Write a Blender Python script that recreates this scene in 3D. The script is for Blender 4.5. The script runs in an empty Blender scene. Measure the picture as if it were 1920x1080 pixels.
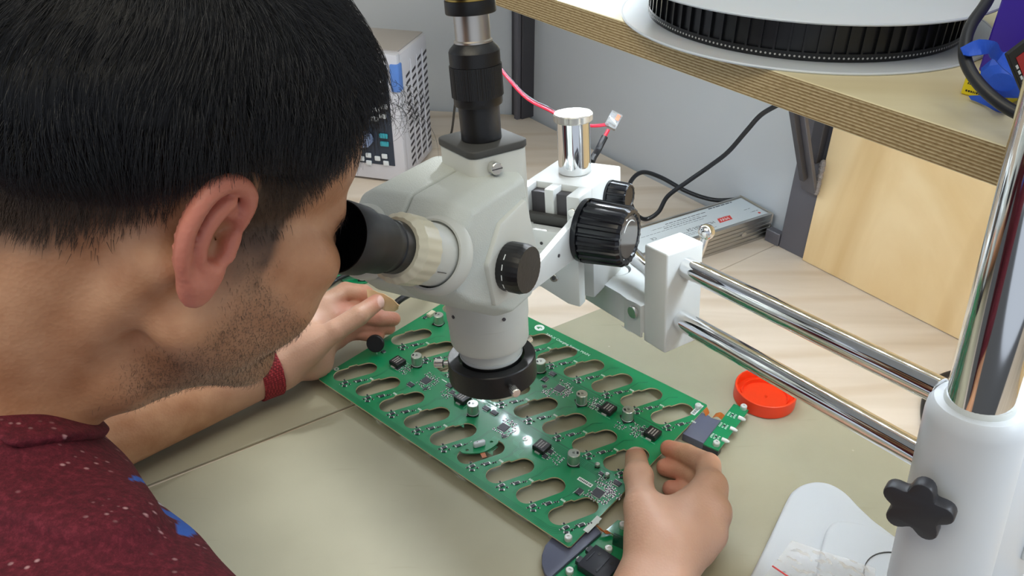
import bpy, bmesh, math, random
import numpy as np
from mathutils import Vector, Matrix, noise

SC = bpy.context.scene
COL = SC.collection

# ---------------------------------------------------------------- camera
F_PX = 1500.0
TH = math.atan(990.0 / 1500.0)
CT, ST = math.cos(TH), math.sin(TH)
CAM_H = 0.6
cam_d = bpy.data.cameras.new('camera')
cam_d.sensor_width = 36.0
cam_d.lens = 36.0 * F_PX / 1920.0
cam_d.clip_start = 0.02
cam = bpy.data.objects.new('camera', cam_d)
cam.location = (0, 0, CAM_H)
cam.rotation_euler = (math.pi / 2 - TH, 0, 0)
COL.objects.link(cam)
SC.camera = cam

# ---------------------------------------------------------------- world, lights, exposure
world = bpy.data.worlds.new('room_ambience')
SC.world = world
world.use_nodes = True
bg = world.node_tree.nodes['Background']
bg.inputs['Color'].default_value = (0.80, 0.88, 1.0, 1)
bg.inputs['Strength'].default_value = 0.5

def area_light(name, loc, target, sx, sy, power, color=(1, 1, 1), spread=180):
    ld = bpy.data.lights.new(name, 'AREA')
    ld.shape = 'RECTANGLE'; ld.size = sx; ld.size_y = sy
    ld.energy = power; ld.color = color
    ld.spread = math.radians(spread)
    o = bpy.data.objects.new(name, ld)
    o.location = loc
    d = Vector(target) - Vector(loc)
    o.rotation_euler = d.to_track_quat('-Z', 'Y').to_euler()
    COL.objects.link(o)
    return o

area_light('ceiling_lamp_over_bench', (0.35, 0.75, 1.95), (0.2, 0.75, 0), 1.2, 0.6, 4.0, (0.88, 0.95, 1.0))
area_light('ceiling_lamp_behind', (-0.55, -0.3, 1.95), (-0.3, 0.3, 0), 1.8, 0.9, 17, (1.0, 0.92, 0.74))
area_light('ceiling_lamp_beside', (1.5, -0.3, 1.95), (0.9, 0.2, 0), 0.3, 1.2, 8, (0.85, 0.93, 1.0))
area_light('bench_work_lamp', (0.03, 1.22, 0.60), (0.014, 0.56, 0.0), 0.05, 0.03, 0.9, (0.92, 0.97, 1.0), 46)

SC.view_settings.view_transform = 'Standard'
SC.view_settings.look = 'None'
SC.view_settings.gamma = 1.0
SC.view_settings.use_curve_mapping = False
SC.view_settings.exposure = 0.38
SC.cycles.max_bounces = 8; SC.cycles.diffuse_bounces = 3; SC.cycles.glossy_bounces = 4; SC.cycles.transmission_bounces = 6
SC.cycles.caustics_reflective = False; SC.cycles.caustics_refractive = False

# ---------------------------------------------------------------- measuring helpers
CAMP = Vector((0, 0, CAM_H))

def ray(px, py):
    x = (px - 960.0) / F_PX; u = (540.0 - py) / F_PX
    return Vector((x, CT + ST * u, -ST + CT * u))

def az(px, py, z):                       # point of the horizontal plane z seen at a photo pixel
    r = ray(px, py)
    return CAMP + r * ((z - CAM_H) / r.z)

def ad(px, py, t):                       # point at depth t seen at a photo pixel
    return CAMP + ray(px, py) * t

def onp(px, py, p0, n):                  # point of a plane seen at a photo pixel
    r = ray(px, py)
    return CAMP + r * (Vector(n).dot(Vector(p0) - CAMP) / Vector(n).dot(r))

def frame(o, x, y, z):
    m = Matrix.Identity(4)
    for i in range(3):
        m[i][0] = x[i]; m[i][1] = y[i]; m[i][2] = z[i]; m[i][3] = o[i]
    return m

def axis_frame(o, z, xh=None):           # frame whose z runs along a given axis
    z = Vector(z).normalized()
    xh = Vector(xh) if xh is not None else (Vector((1, 0, 0)) if abs(z.x) < .9 else Vector((0, 1, 0)))
    y = z.cross(xh).normalized(); x = y.cross(z)
    return frame(o, x, y, z)

T = Matrix.Translation

# ---------------------------------------------------------------- materials
MATS = {}

def mat(name, color, rough=.5, metal=0.0, bump=0, bscale=200, var=0, vscale=20, **kw):
    m = bpy.data.materials.new(name); m.use_nodes = True
    nt = m.node_tree; b = nt.nodes['Principled BSDF']
    b.inputs['Base Color'].default_value = (*color, 1)
    b.inputs['Roughness'].default_value = rough
    b.inputs['Metallic'].default_value = metal
    for k, v in kw.items():
        b.inputs[k.replace('_', ' ')].default_value = v
    if bump or var:
        tc = nt.nodes.new('ShaderNodeTexCoord')
    if bump:
        n = nt.nodes.new('ShaderNodeTexNoise'); n.inputs['Scale'].default_value = bscale
        n.inputs['Detail'].default_value = 3
        bp = nt.nodes.new('ShaderNodeBump'); bp.inputs['Strength'].default_value = bump
        bp.inputs['Distance'].default_value = .001
        nt.links.new(tc.outputs['Object'], n.inputs['Vector'])
        nt.links.new(n.outputs['Fac'], bp.inputs['Height'])
        nt.links.new(bp.outputs['Normal'], b.inputs['Normal'])
    if var:
        n2 = nt.nodes.new('ShaderNodeTexNoise'); n2.inputs['Scale'].default_value = vscale
        n2.inputs['Detail'].default_value = 5
        mx = nt.nodes.new('ShaderNodeMix'); mx.data_type = 'RGBA'
        lo = [c * (1 - var) for c in color]; hi = [min(1, c * (1 + var)) for c in color]
        mx.inputs[6].default_value = (*lo, 1); mx.inputs[7].default_value = (*hi, 1)
        nt.links.new(tc.outputs['Object'], n2.inputs['Vector'])
        nt.links.new(n2.outputs['Fac'], mx.inputs[0])
        nt.links.new(mx.outputs[2], b.inputs['Base Color'])
    MATS[name] = m
    return m

def lin(r, g, b):                        # 0-255 sRGB to linear
    f = lambda c: c / 12.92 if c <= .04045 else ((c + .055) / 1.055) ** 2.4
    return (f(r / 255), f(g / 255), f(b / 255))

def add_nodes(m):
    nt = m.node_tree
    return nt, nt.nodes['Principled BSDF'], nt.nodes.new, nt.links.new

def ramp_node(nt, stops):
    r = nt.nodes.new('ShaderNodeValToRGB'); e = r.color_ramp.elements
    while len(e) < len(stops): e.new(.5)
    for k, (p, c) in enumerate(stops):
        e[k].position = p; e[k].color = (*c, 1)
    return r

# ---------------------------------------------------------------- mesh helpers
class MB:
    def __init__(self): self.bm = bmesh.new()
    def _add(self, vs, fs, M=None):
        bv = [self.bm.verts.new((M @ Vector(v)) if M is not None else Vector(v)) for v in vs]
        out = []
        for f in fs:
            try: out.append(self.bm.faces.new([bv[i] for i in f]))
            except ValueError: pass
        return out
    def box(self, lo, hi, M=None, taper=None):
        (a, b, c), (d, e, f) = lo, hi
        vs = [(a, b, c), (d, b, c), (d, e, c), (a, e, c), (a, b, f), (d, b, f), (d, e, f), (a, e, f)]
        self._add(vs, [(3, 2, 1, 0), (4, 5, 6, 7), (0, 1, 5, 4), (1, 2, 6, 5), (2, 3, 7, 6), (3, 0, 4, 7)], M)
        return self
    def prism(self, poly, z0, z1, M=None, top=None):
        n = len(poly); tp = top or poly
        a = sum(poly[i][0] * poly[(i + 1) % n][1] - poly[(i + 1) % n][0] * poly[i][1] for i in range(n))
        if a < 0: poly = poly[::-1]; tp = tp[::-1]
        vs = [(p[0], p[1], z0) for p in poly] + [(p[0], p[1], z1) for p in tp]
        fs = [tuple(range(n - 1, -1, -1)), tuple(range(n, 2 * n))]
        fs += [(i, (i + 1) % n, n + (i + 1) % n, n + i) for i in range(n)]
        self._add(vs, fs, M)
        return self
    def lathe(self, prof, M=None, n=40, closed=False, scal=None):
        vs = []; fs = []
        for k in range(n):
            a = 2 * math.pi * k / n
            s = scal(a) if scal else 1
            vs += [(r * s * math.cos(a), r * s * math.sin(a), z) for r, z in prof]
        m = len(prof)
        for k in range(n):
            k2 = (k + 1) % n
            for i in range(m - 1 + (1 if closed else 0)):
                j = (i + 1) % m
                fs.append((k * m + i, k2 * m + i, k2 * m + j, k * m + j))
        f = self._add(vs, fs, M)
        return self
    def cyl(self, r, z0, z1, M=None, n=32, ch=0.0, r2=None, scal=None):
        r2 = r if r2 is None else r2
        if ch > 0: p = [(1e-5, z0), (r - ch, z0), (r, z0 + ch), (r2, z1 - ch), (r2 - ch, z1), (1e-5, z1)]
        else: p = [(1e-5, z0), (r, z0), (r2, z1), (1e-5, z1)]
        return self.lathe(p, M, n, scal=scal)
    def tube(self, pts, r, n=10, M=None, closed=False, cap=True):
        pts = [Vector(p) for p in pts]
        rs = r if isinstance(r, (list, tuple)) else [r] * len(pts)
        m = len(pts); tang = []
        for i in range(m):
            a = pts[i - 1] if (i > 0 or closed) else pts[i]
            b = pts[(i + 1) % m] if (i < m - 1 or closed) else pts[i]
            tang.append((b - a).normalized())
        up = Vector((0, 0, 1)) if abs(tang[0].z) < .9 else Vector((1, 0, 0))
        nrm = (up - tang[0] * up.dot(tang[0])).normalized()
        vs = []
        for i in range(m):
            nrm = (nrm - tang[i] * nrm.dot(tang[i]))
            nrm = nrm.normalized() if nrm.length > 1e-9 else Vector((1, 0, 0))
            bn = tang[i].cross(nrm)
            for k in range(n):
                a = 2 * math.pi * k / n
                vs.append(pts[i] + (nrm * math.cos(a) + bn * math.sin(a)) * rs[i])
        fs = []
        for i in range(m if closed else m - 1):
            j = (i + 1) % m
            for k in range(n):
                k2 = (k + 1) % n
                fs.append((i * n + k, i * n + k2, j * n + k2, j * n + k))
        if cap and not closed:
            fs.append(tuple(range(n - 1, -1, -1))); fs.append(tuple((m - 1) * n + k for k in range(n)))
        self._add(vs, fs, M)
        return self
    def ball(self, r, M=None, sc=(1, 1, 1), n=16):
        prof = [(max(1e-5, math.sin(math.pi * i / (n // 2 + 2))), -math.cos(math.pi * i / (n // 2 + 2))) for i in range(n // 2 + 3)]
        S = Matrix.Diagonal((r * sc[0], r * sc[1], r * sc[2], 1))
        return self.lathe(prof, (M @ S) if M is not None else S, n)
    def raw(self, vs, fs, M=None):
        self._add(vs, fs, M); return self
    def bevel(self, w, seg=2, ang=30):
        bmesh.ops.remove_doubles(self.bm, verts=self.bm.verts, dist=2e-6)
        self.bm.normal_update()
        ed = [e for e in self.bm.edges if len(e.link_faces) == 2 and e.calc_face_angle(0) > math.radians(ang)]
        bmesh.ops.bevel(self.bm, geom=ed, offset=w, segments=seg, profile=.5, affect='EDGES', clamp_overlap=True)
        return self
    def mesh(self, name, mt=None, sharp=35):
        bmesh.ops.remove_doubles(self.bm, verts=self.bm.verts, dist=1e-6)
        bmesh.ops.recalc_face_normals(self.bm, faces=self.bm.faces)
        me = bpy.data.meshes.new(name); self.bm.to_mesh(me); self.bm.free()
        fin(me, mt, sharp)
        return me
    def obj(self, name, mt, parent=None, sharp=35, M=None):
        return link(name, self.mesh(name, mt, sharp), parent, M)

def fin(me, mt, sharp=35):
    if mt is not None: me.materials.append(mt)
    if sharp:
        me.polygons.foreach_set('use_smooth', [True] * len(me.polygons))
        if sharp < 180: me.set_sharp_from_angle(angle=math.radians(sharp))
    me.update()

def link(name, data, parent=None, M=None):
    o = bpy.data.objects.new(name, data); COL.objects.link(o)
    if parent is not None:
        o.parent = parent
        o.matrix_parent_inverse = parent_inv(parent)
    if M is not None: o.matrix_basis = M
    return o

def parent_inv(p):
    m = Matrix.Identity(4)
    while p is not None:
        m = p.matrix_parent_inverse @ p.matrix_basis @ m if p.parent else p.matrix_basis @ m
        p = p.parent
    return m.inverted()

def thing(name, loc, label, cat, group=None):
    o = bpy.data.objects.new(name, None); COL.objects.link(o)
    o.location = loc; o.empty_display_size = .02
    o.matrix_basis = Matrix.Translation(Vector(loc))
    tag(o, label, cat, group)
    return o

def tag(o, label=None, cat=None, group=None, kind=None):
    if label: o['label'] = label
    if cat: o['category'] = cat
    if group: o['group'] = group
    if kind: o['kind'] = kind
    return o

def circ(r, n, a0=0.0, cx=0, cy=0):
    return [(cx + r * math.cos(a0 + 2 * math.pi * i / n), cy + r * math.sin(a0 + 2 * math.pi * i / n)) for i in range(n)]

def smooth_path(pts, sub=8):             # Catmull-Rom through the points
    P = [Vector(p) for p in pts]; out = []
    for i in range(len(P) - 1):
        p0 = P[max(0, i - 1)]; p1 = P[i]; p2 = P[i + 1]; p3 = P[min(len(P) - 1, i + 2)]
        for k in range(sub):
            t = k / sub
            out.append(.5 * ((2 * p1) + (p2 - p0) * t + (2 * p0 - 5 * p1 + 4 * p2 - p3) * t * t + (3 * p1 - p0 - 3 * p2 + p3) * t ** 3))
    out.append(P[-1])
    return out

def fill2d(loops, half, mt, name):       # flat plate with holes from closed outlines (curve fill), thickness 2*half
    cu = bpy.data.curves.new(name, 'CURVE'); cu.dimensions = '2D'; cu.fill_mode = 'BOTH'; cu.extrude = half
    for lp in loops:
        s = cu.splines.new('POLY'); s.points.add(len(lp) - 1)
        for p, q in zip(s.points, lp): p.co = (q[0], q[1], 0, 1)
        s.use_cyclic_u = True
    tmp = bpy.data.objects.new('tmp', cu)
    COL.objects.link(tmp)
    dg = bpy.context.evaluated_depsgraph_get(); dg.update()
    me = bpy.data.meshes.new_from_object(tmp.evaluated_get(dg))
    bpy.data.objects.remove(tmp); bpy.data.curves.remove(cu)
    me.name = name; me.materials.clear(); me.materials.append(mt)
    return me

def text_mesh(txt, size, mt, name='lettering', half=0.00005, align='LEFT'):
    cu = bpy.data.curves.new(name, 'FONT'); cu.body = txt; cu.size = size; cu.extrude = half; cu.align_x = align
    cu.resolution_u = 3
    tmp = bpy.data.objects.new('tmp', cu); COL.objects.link(tmp)
    dg = bpy.context.evaluated_depsgraph_get(); dg.update()
    me = bpy.data.meshes.new_from_object(tmp.evaluated_get(dg))
    bpy.data.objects.remove(tmp); bpy.data.curves.remove(cu)
    me.name = name; me.materials.clear(); me.materials.append(mt)
    return me

# pose of the person, measured in the photograph
HEAD_POSE = (41.5, 34, 2)
EAR_PX = (412, 452, .387)
EAR_FLARE, EAR_TILT = 8, -9
NECK_PX = (-150, 808, .46)
COLLAR_PX = ((0, 772, .39), (150, 830, .415), (172, 792, .47))
PRINT_BLUE = [(268, 905, .43, .0025, .006), (276, 945, .43, .003, .006), (312, 975, .42, .006, .007), (336, 1000, .41, .006, .005)]
PRINT_WHITE = [(298, 940, .44, .003, .006)]
# ---------------------------------------------------------------- shared directions of the place
U2 = Vector((.8102, .5861, 0)).normalized()      # out of the bench towards the long wall
W2 = Vector((-U2.y, U2.x, 0))                    # along the long wall, away from the camera
DL = Vector((.5, .866, 0)).normalized()          # the way the person faces
ZV = Vector((0, 0, 1))
def uw(u, w, z=0): return U2 * u + W2 * w + ZV * z
UWM = frame((0, 0, 0), U2, W2, ZV)
WALL_U = .928

# ---------------------------------------------------------------- materials
def wood(name, base, dark, rot=0.0, scale=6.0, rough=.45):
    m = mat(name, base, rough)
    nt, b, N, K = add_nodes(m)
    tc = N('ShaderNodeTexCoord'); mp = N('ShaderNodeMapping')
    mp.inputs['Rotation'].default_value = (0, 0, rot)
    mp.inputs['Scale'].default_value = (scale * .16, scale * 1.5, scale * .5)
    n1 = N('ShaderNodeTexNoise'); n1.inputs['Scale'].default_value = 1.0; n1.inputs['Detail'].default_value = 6; n1.inputs['Distortion'].default_value = 1.6
    K(tc.outputs['Object'], mp.inputs['Vector']); K(mp.outputs['Vector'], n1.inputs['Vector'])
    wv = N('ShaderNodeTexWave'); wv.inputs['Scale'].default_value = .35; wv.bands_direction = 'Y'; wv.inputs['Distortion'].default_value = 9; wv.inputs['Detail'].default_value = 3
    K(mp.outputs['Vector'], wv.inputs['Vector'])
    r1 = ramp_node(nt, [(.3, dark), (.62, base), (1, tuple(min(1, c * 1.06) for c in base))])
    K(n1.outputs['Fac'], r1.inputs['Fac'])
    r2 = ramp_node(nt, [(0, (.90, .86, .80)), (.16, (1, 1, 1))]); K(wv.outputs['Fac'], r2.inputs['Fac'])
    mx = N('ShaderNodeMix'); mx.data_type = 'RGBA'; mx.blend_type = 'MULTIPLY'; mx.inputs[0].default_value = .8
    K(r1.outputs['Color'], mx.inputs[6]); K(r2.outputs['Color'], mx.inputs[7])
    vo = N('ShaderNodeTexVoronoi'); vo.inputs['Scale'].default_value = 9; K(tc.outputs['Object'], vo.inputs['Vector'])
    r3 = ramp_node(nt, [(.012, (.45, .33, .2)), (.03, (1, 1, 1))]); K(vo.outputs['Distance'], r3.inputs['Fac'])
    mx2 = N('ShaderNodeMix'); mx2.data_type = 'RGBA'; mx2.blend_type = 'MULTIPLY'; mx2.inputs[0].default_value = .6
    K(mx.outputs[2], mx2.inputs[6]); K(r3.outputs['Color'], mx2.inputs[7])
    K(mx2.outputs[2], b.inputs['Base Color'])
    return m

M_DESK = wood('pale_plywood_top', lin(228, 214, 198), lin(212, 196, 176), rot=-.62, scale=9)
M_PANEL = wood('warm_plywood_face', lin(242, 214, 166), lin(226, 190, 134), rot=-.62, scale=5)
M_SHELF = wood('shelf_face', lin(232, 222, 186), lin(212, 200, 160), rot=-.62 + 1.57, scale=5)

# plies of the shelf edge: stripes that follow the height in the board
M_PLY = mat('plywood_edge', lin(190, 168, 125), .7)
nt, b, N, K = add_nodes(M_PLY)
tc = N('ShaderNodeTexCoord'); sx = N('ShaderNodeSeparateXYZ'); K(tc.outputs['Object'], sx.inputs[0])
nz = N('ShaderNodeTexNoise'); nz.inputs['Scale'].default_value = 14; K(tc.outputs['Object'], nz.inputs['Vector'])
ma = N('ShaderNodeMath'); ma.operation = 'MULTIPLY_ADD'; ma.inputs[1].default_value = .0012; K(nz.outputs['Fac'], ma.inputs[0]); K(sx.outputs['Z'], ma.inputs[2])
mm = N('ShaderNodeMath'); mm.operation = 'MULTIPLY'; mm.inputs[1].default_value = 1 / .0026; K(ma.outputs[0], mm.inputs[0])
fr = N('ShaderNodeMath'); fr.operation = 'FRACT'; K(mm.outputs[0], fr.inputs[0])
rp = ramp_node(nt, [(0, lin(146, 116, 72)), (.16, lin(166, 138, 94)), (.24, lin(214, 198, 158)), (.58, lin(208, 188, 146)), (.66, lin(176, 150, 106)), (1, lin(150, 122, 80))])
K(fr.outputs[0], rp.inputs['Fac'])
mp = N('ShaderNodeMapping'); mp.inputs['Rotation'].default_value = (0, 0, -.945); mp.inputs['Scale'].default_value = (14, 300, 700)
K(tc.outputs['Object'], mp.inputs['Vector'])
n3 = N('ShaderNodeTexNoise'); n3.inputs['Scale'].default_value = 1; n3.inputs['Detail'].default_value = 3; K(mp.outputs['Vector'], n3.inputs['Vector'])
r3 = ramp_node(nt, [(.3, (.62, .55, .45)), (.55, (1, 1, 1))]); K(n3.outputs['Fac'], r3.inputs['Fac'])
mx = N('ShaderNodeMix'); mx.data_type = 'RGBA'; mx.blend_type = 'MULTIPLY'; mx.inputs[0].default_value = .75
K(rp.outputs['Color'], mx.inputs[6]); K(r3.outputs['Color'], mx.inputs[7]); K(mx.outputs[2], b.inputs['Base Color'])
bp = N('ShaderNodeBump'); bp.inputs['Strength'].default_value = .5; bp.inputs['Distance'].default_value = .0006
K(fr.outputs[0], bp.inputs['Height']); K(bp.outputs['Normal'], b.inputs['Normal'])

def mat_rubber(name, base):
    m = mat(name, base, .42)
    nt, b, N, K = add_nodes(m)
    tc = N('ShaderNodeTexCoord')
    n1 = N('ShaderNodeTexNoise'); n1.inputs['Scale'].default_value = 7; n1.inputs['Detail'].default_value = 6; K(tc.outputs['Object'], n1.inputs['Vector'])
    r1 = ramp_node(nt, [(.3, tuple(c * .9 for c in base)), (.7, tuple(c * 1.08 for c in base))]); K(n1.outputs['Fac'], r1.inputs['Fac'])
    vo = N('ShaderNodeTexVoronoi'); vo.inputs['Scale'].default_value = 26; K(tc.outputs['Object'], vo.inputs['Vector'])
    r2 = ramp_node(nt, [(.02, (1, .98, .9)), (.045, (0, 0, 0))]); K(vo.outputs['Distance'], r2.inputs['Fac'])
    mx = N('ShaderNodeMix'); mx.data_type = 'RGBA'; mx.blend_type = 'ADD'; mx.inputs[0].default_value = .12
    K(r1.outputs['Color'], mx.inputs[6]); K(r2.outputs['Color'], mx.inputs[7])
    mp = N('ShaderNodeMapping'); mp.inputs['Scale'].default_value = (8, 60, 8); mp.inputs['Rotation'].default_value = (0, 0, .5); K(tc.outputs['Object'], mp.inputs['Vector'])
    n2 = N('ShaderNodeTexNoise'); n2.inputs['Scale'].default_value = 1.2; n2.inputs['Detail'].default_value = 4; K(mp.outputs['Vector'], n2.inputs['Vector'])
    r3 = ramp_node(nt, [(.27, (.86, .84, .8)), (.34, (1, 1, 1))]); K(n2.outputs['Fac'], r3.inputs['Fac'])
    m2 = N('ShaderNodeMix'); m2.data_type = 'RGBA'; m2.blend_type = 'MULTIPLY'; m2.inputs[0].default_value = .5
    K(mx.outputs[2], m2.inputs[6]); K(r3.outputs['Color'], m2.inputs[7]); K(m2.outputs[2], b.inputs['Base Color'])
    r4 = ramp_node(nt, [(.3, (.34, .34, .34)), (.7, (.52, .52, .52))]); K(n1.outputs['Fac'], r4.inputs['Fac']); K(r4.outputs['Color'], b.inputs['Roughness'])
    return m
M_MAT = mat_rubber('olive_grey_bench_mat', lin(167, 162, 139))
M_MAT2 = mat_rubber('tan_bench_mat', lin(172, 166, 142))
M_WALL = mat('painted_wall', lin(196, 199, 201), .55, bump=.15, bscale=60, var=.03, vscale=5)
M_CEIL = mat('white_ceiling', (.6, .6, .59), .8)
M_FLOOR = mat('dark_floor', lin(90, 88, 86), .6, var=.1)
M_STEEL = mat('dark_steel', lin(104, 102, 108), .45, .35, bump=.2, bscale=90, var=.08, vscale=14)
M_STEELD = mat('dark_channel_steel', lin(74, 72, 76), .5, .3, var=.1, vscale=18)
M_WELD = mat('weld_bead', lin(150, 142, 138), .7, .2, bump=.8, bscale=400)
M_BLACK = mat('black_plastic', lin(24, 25, 27), .38)
M_RUB = mat('black_rubber', lin(20, 20, 22), .5)
M_CABLE = mat('black_cable', lin(32, 34, 38), .4)
M_CHROME = mat('chrome', (.86, .87, .88), .07, 1.0)
M_NICKEL = mat('nickel', (.72, .71, .68), .24, 1.0)
M_ALU = mat('brushed_aluminium', lin(196, 194, 190), .3, 1.0)
M_WHITE = mat('white_print', lin(236, 240, 240), .5)

# ---------------------------------------------------------------- the room
def wallbox(name, lo, hi, M, m):
    o = MB().box(lo, hi, M).obj(name, m, sharp=0); o['kind'] = 'structure'; return o
wallbox('wall_right', (WALL_U + .008, -3.0, -.75), (WALL_U + .1, 1.242, 2.1), UWM, M_WALL)
c1 = Vector((.0302, 1.5511, 0)); d1 = Vector((-.99, .135, 0)).normalized()
wallbox('wall_back', (-.02, 0, -.75), (2.8, .1, 2.1), frame(c1, d1, Vector((-d1.y, d1.x, 0)) * -1, ZV), M_WALL)
wallbox('floor', (-3.2, -2.5, -.8), (3.4, 2.2, -.75), None, M_FLOOR)
wallbox('ceiling', (-3.2, -2.5, 2.1), (3.4, 2.2, 2.15), None, M_CEIL)

# ---------------------------------------------------------------- desk of two plywood boards
desk = thing('desk', az(1500, 560, -.03), 'pale plywood corner desk carrying the whole soldering bench', 'desk')
P1, P2, P3, P4 = Vector((1.735, -.815, 0)), Vector((.027, 1.543, 0)), Vector((-1.2, 1.708, 0)), Vector((-1.2, .878, 0))
def clip(poly, n, d, keep):
    out = []
    for i in range(len(poly)):
        a, b2 = poly[i], poly[(i + 1) % len(poly)]
        da, db = n.dot(a) - d, n.dot(b2) - d
        if keep * da >= 0: out.append(a)
        if da * db < 0: out.append(a + (b2 - a) * (da / (da - db)))
    return out
full = [P1, P2, P3, P4]
for keep, dd in ((-1, .6012), (1, .6022)):
    pl = clip(full, W2, dd, keep)
    MB().prism([(p.x, p.y) for p in pl], -.028, 0).bevel(.0006, 1).obj('plank', M_DESK, desk)
for (x, y) in ((1.3, -.45), (.0, 1.4), (-1.1, 1.55), (-1.1, 1.0), (.35, .12)):
    MB().box((x - .025, y - .025, -.75), (x + .025, y + .025, -.028)).obj('leg', M_STEELD, desk)

def flat_mat(name, pts, z0, z1, m, label):
    o = MB().prism([(p[0], p[1]) for p in pts], z0, z1).bevel(.0006, 1).obj(name, m)
    return tag(o, label, 'mat')
E0 = Vector((-.355, .5492, 0)); EU = Vector((.8411, .5408, 0)); EN = Vector((-EU.y, EU.x, 0))
a0 = E0 + EU * -.131; a1 = Vector((.1527, .8807, 0))
flat_mat('bench_mat', [a0, a1, (.43, .562), (.27, .30), (.12, .17)], 0.0, .003, M_MAT, 'grey-green bench mat lying under the large circuit board')
b0 = a0 + EN * .0055; b1 = b0 + EU * .60
flat_mat('bench_mat', [b0, b1, b1 + EN * .30, b0 + EN * .32, b0 + EN * .1 - EU * .12], 0.0, .003, M_MAT2, 'tan bench mat under the left forearm, beyond the dark seam')

# ---------------------------------------------------------------- shelf with steel posts
SH_U, SH_Z0, SH_Z1 = .5455, .362, .390
shelf = thing('plywood_shelf', uw(.9, .6, 0), 'thick plywood shelf on dark steel posts above the bench', 'shelf')
me = MB().box((SH_U, -.75, SH_Z0), (WALL_U - .004, 1.238, SH_Z1), UWM).bevel(.0008, 1).mesh('board', M_SHELF, 0)
me.materials.append(M_PLY)
for p in me.polygons:
    if abs(p.normal.z) < .5: p.material_index = 1
bo = link('board', me, shelf); bo['label'] = 'plywood board with layered edge'
def post(u0, u1, w0, w1):
    MB().box((u0, w0, 0.0), (u1, w1, SH_Z0 - .0005), UWM).bevel(.001, 1).obj('post', M_STEEL, shelf)
pr = az(1515, 482, 0); wr = W2.dot(pr); pl_ = az(1467, 459, 0); wl = W2.dot(pl_)
post(.917, WALL_U, wr, wl)
MB().box((.903, wr + .006, .15), (.917, wr + .022, SH_Z0 - .0005), UWM).bevel(.001, 1).obj('post_rib', M_STEELD, shelf)
px_ = az(967, 217, 0); wx, ux = W2.dot(px_), U2.dot(px_)
MB().box((ux - .002, wx - .024, 0), (ux + .03, wx + .012, SH_Z0 - .0005), UWM).bevel(.001, 1).obj('post', M_STEELD, shelf)
MB().box((ux - .012, wx - .020, 0), (ux - .002, wx - .010, SH_Z0 - .0005), UWM).bevel(.001, 1).obj('post_rib', M_STEEL, shelf)
MB().box((.915, wl + .0005, 0), (WALL_U, W2.dot(az(1442, 443, 0)) - .003, .020), UWM).bevel(.001, 1).obj('base_angle', M_STEEL, shelf)
lo = onp(1518, 358, U2 * .903, U2); up = onp(1497, 213, lo, W2); up = lo + (up - lo) * ((SH_Z0 - .003 - lo.z) / (up.z - lo.z))
dv = (up - lo).normalized(); nv = W2.cross(dv).normalized()
MB().box((-.012, -.003, 0), (.012, .003, (up - lo).length), frame(lo, W2, nv, dv)).bevel(.0008, 1).obj('brace', M_STEEL, shelf)
MB().box((-.004, -.012, .03), (.004, -.003, (up - lo).length - .02), frame(lo, W2, nv, dv)).bevel(.0008, 1).obj('brace_web', M_STEELD, shelf)
wb = MB()
random.seed(3)
for i in range(14):
    q = lo + ZV * (.002 + i * .0034) - W2 * .011 - U2 * .001
    wb.ball(.0034 + random.random() * .0012, T(q), n=8)
wb.obj('weld', M_WELD, shelf)

panel = MB().box((WALL_U - .016, -.35, .001), (WALL_U - .005, wr - .001, SH_Z0 - .001), UWM).bevel(.0006, 1).obj('plywood_backboard', M_PANEL)
tag(panel, 'warm-toned plywood sheet standing against the wall under the shelf', 'plywood')

# LED strip stuck under the shelf front: it lights the wood and dots the chrome rods
strip = thing('led_strip', uw(SH_U + .04, .3, SH_Z0 - .004), 'thin white LED strip stuck under the shelf front', 'light strip')
MB().box((SH_U + .030, -.30, SH_Z0 - .0022), (SH_U + .042, .95, SH_Z0 - .0004), UWM).obj('tape', M_WHITE, strip, 0)
M_LED = mat('led_die', (1, 1, 1)); b = M_LED.node_tree.nodes['Principled BSDF']
b.inputs['Emission Color'].default_value = (.78, .89, 1, 1); b.inputs['Emission Strength'].default_value = 430
dm = MB()
for i in range(38):
    w = -.28 + i * .0325
    dm.box((SH_U + .033, w - .003, SH_Z0 - .0034), (SH_U + .039, w + .003, SH_Z0 - .0022), UWM)
dl_ = dm.obj('diodes', M_LED, strip, 0); dl_['kind'] = 'stuff'
# ================================================================= the person
# Body, shirt and hair are grown from smooth blends of tapered limbs and ellipsoids and meshed with surface nets.
V3 = lambda v: np.array([v[0], v[1], v[2]], float)

def d_cone(P, a, b, ra, rb):
    ba = b - a; L2 = float(ba @ ba)
    h = np.clip(((P - a) @ ba) / L2, 0, 1)
    q = P - a - h[:, None] * ba
    return np.sqrt((q * q).sum(1)) - (ra + (rb - ra) * h)

def d_ell(P, c, R, r):                   # R rows: ellipsoid axes
    q = (P - c) @ R.T
    k0 = np.sqrt(((q / r) ** 2).sum(1)); k1 = np.sqrt(((q / (r * r)) ** 2).sum(1)) + 1e-9
    return k0 * (k0 - 1) / k1

def smin(a, b, k):
    h = np.maximum(k - np.abs(a - b), 0) / k
    return np.minimum(a, b) - h * h * k * .25

def smax(a, b, k): return -smin(-a, -b, k)

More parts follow.
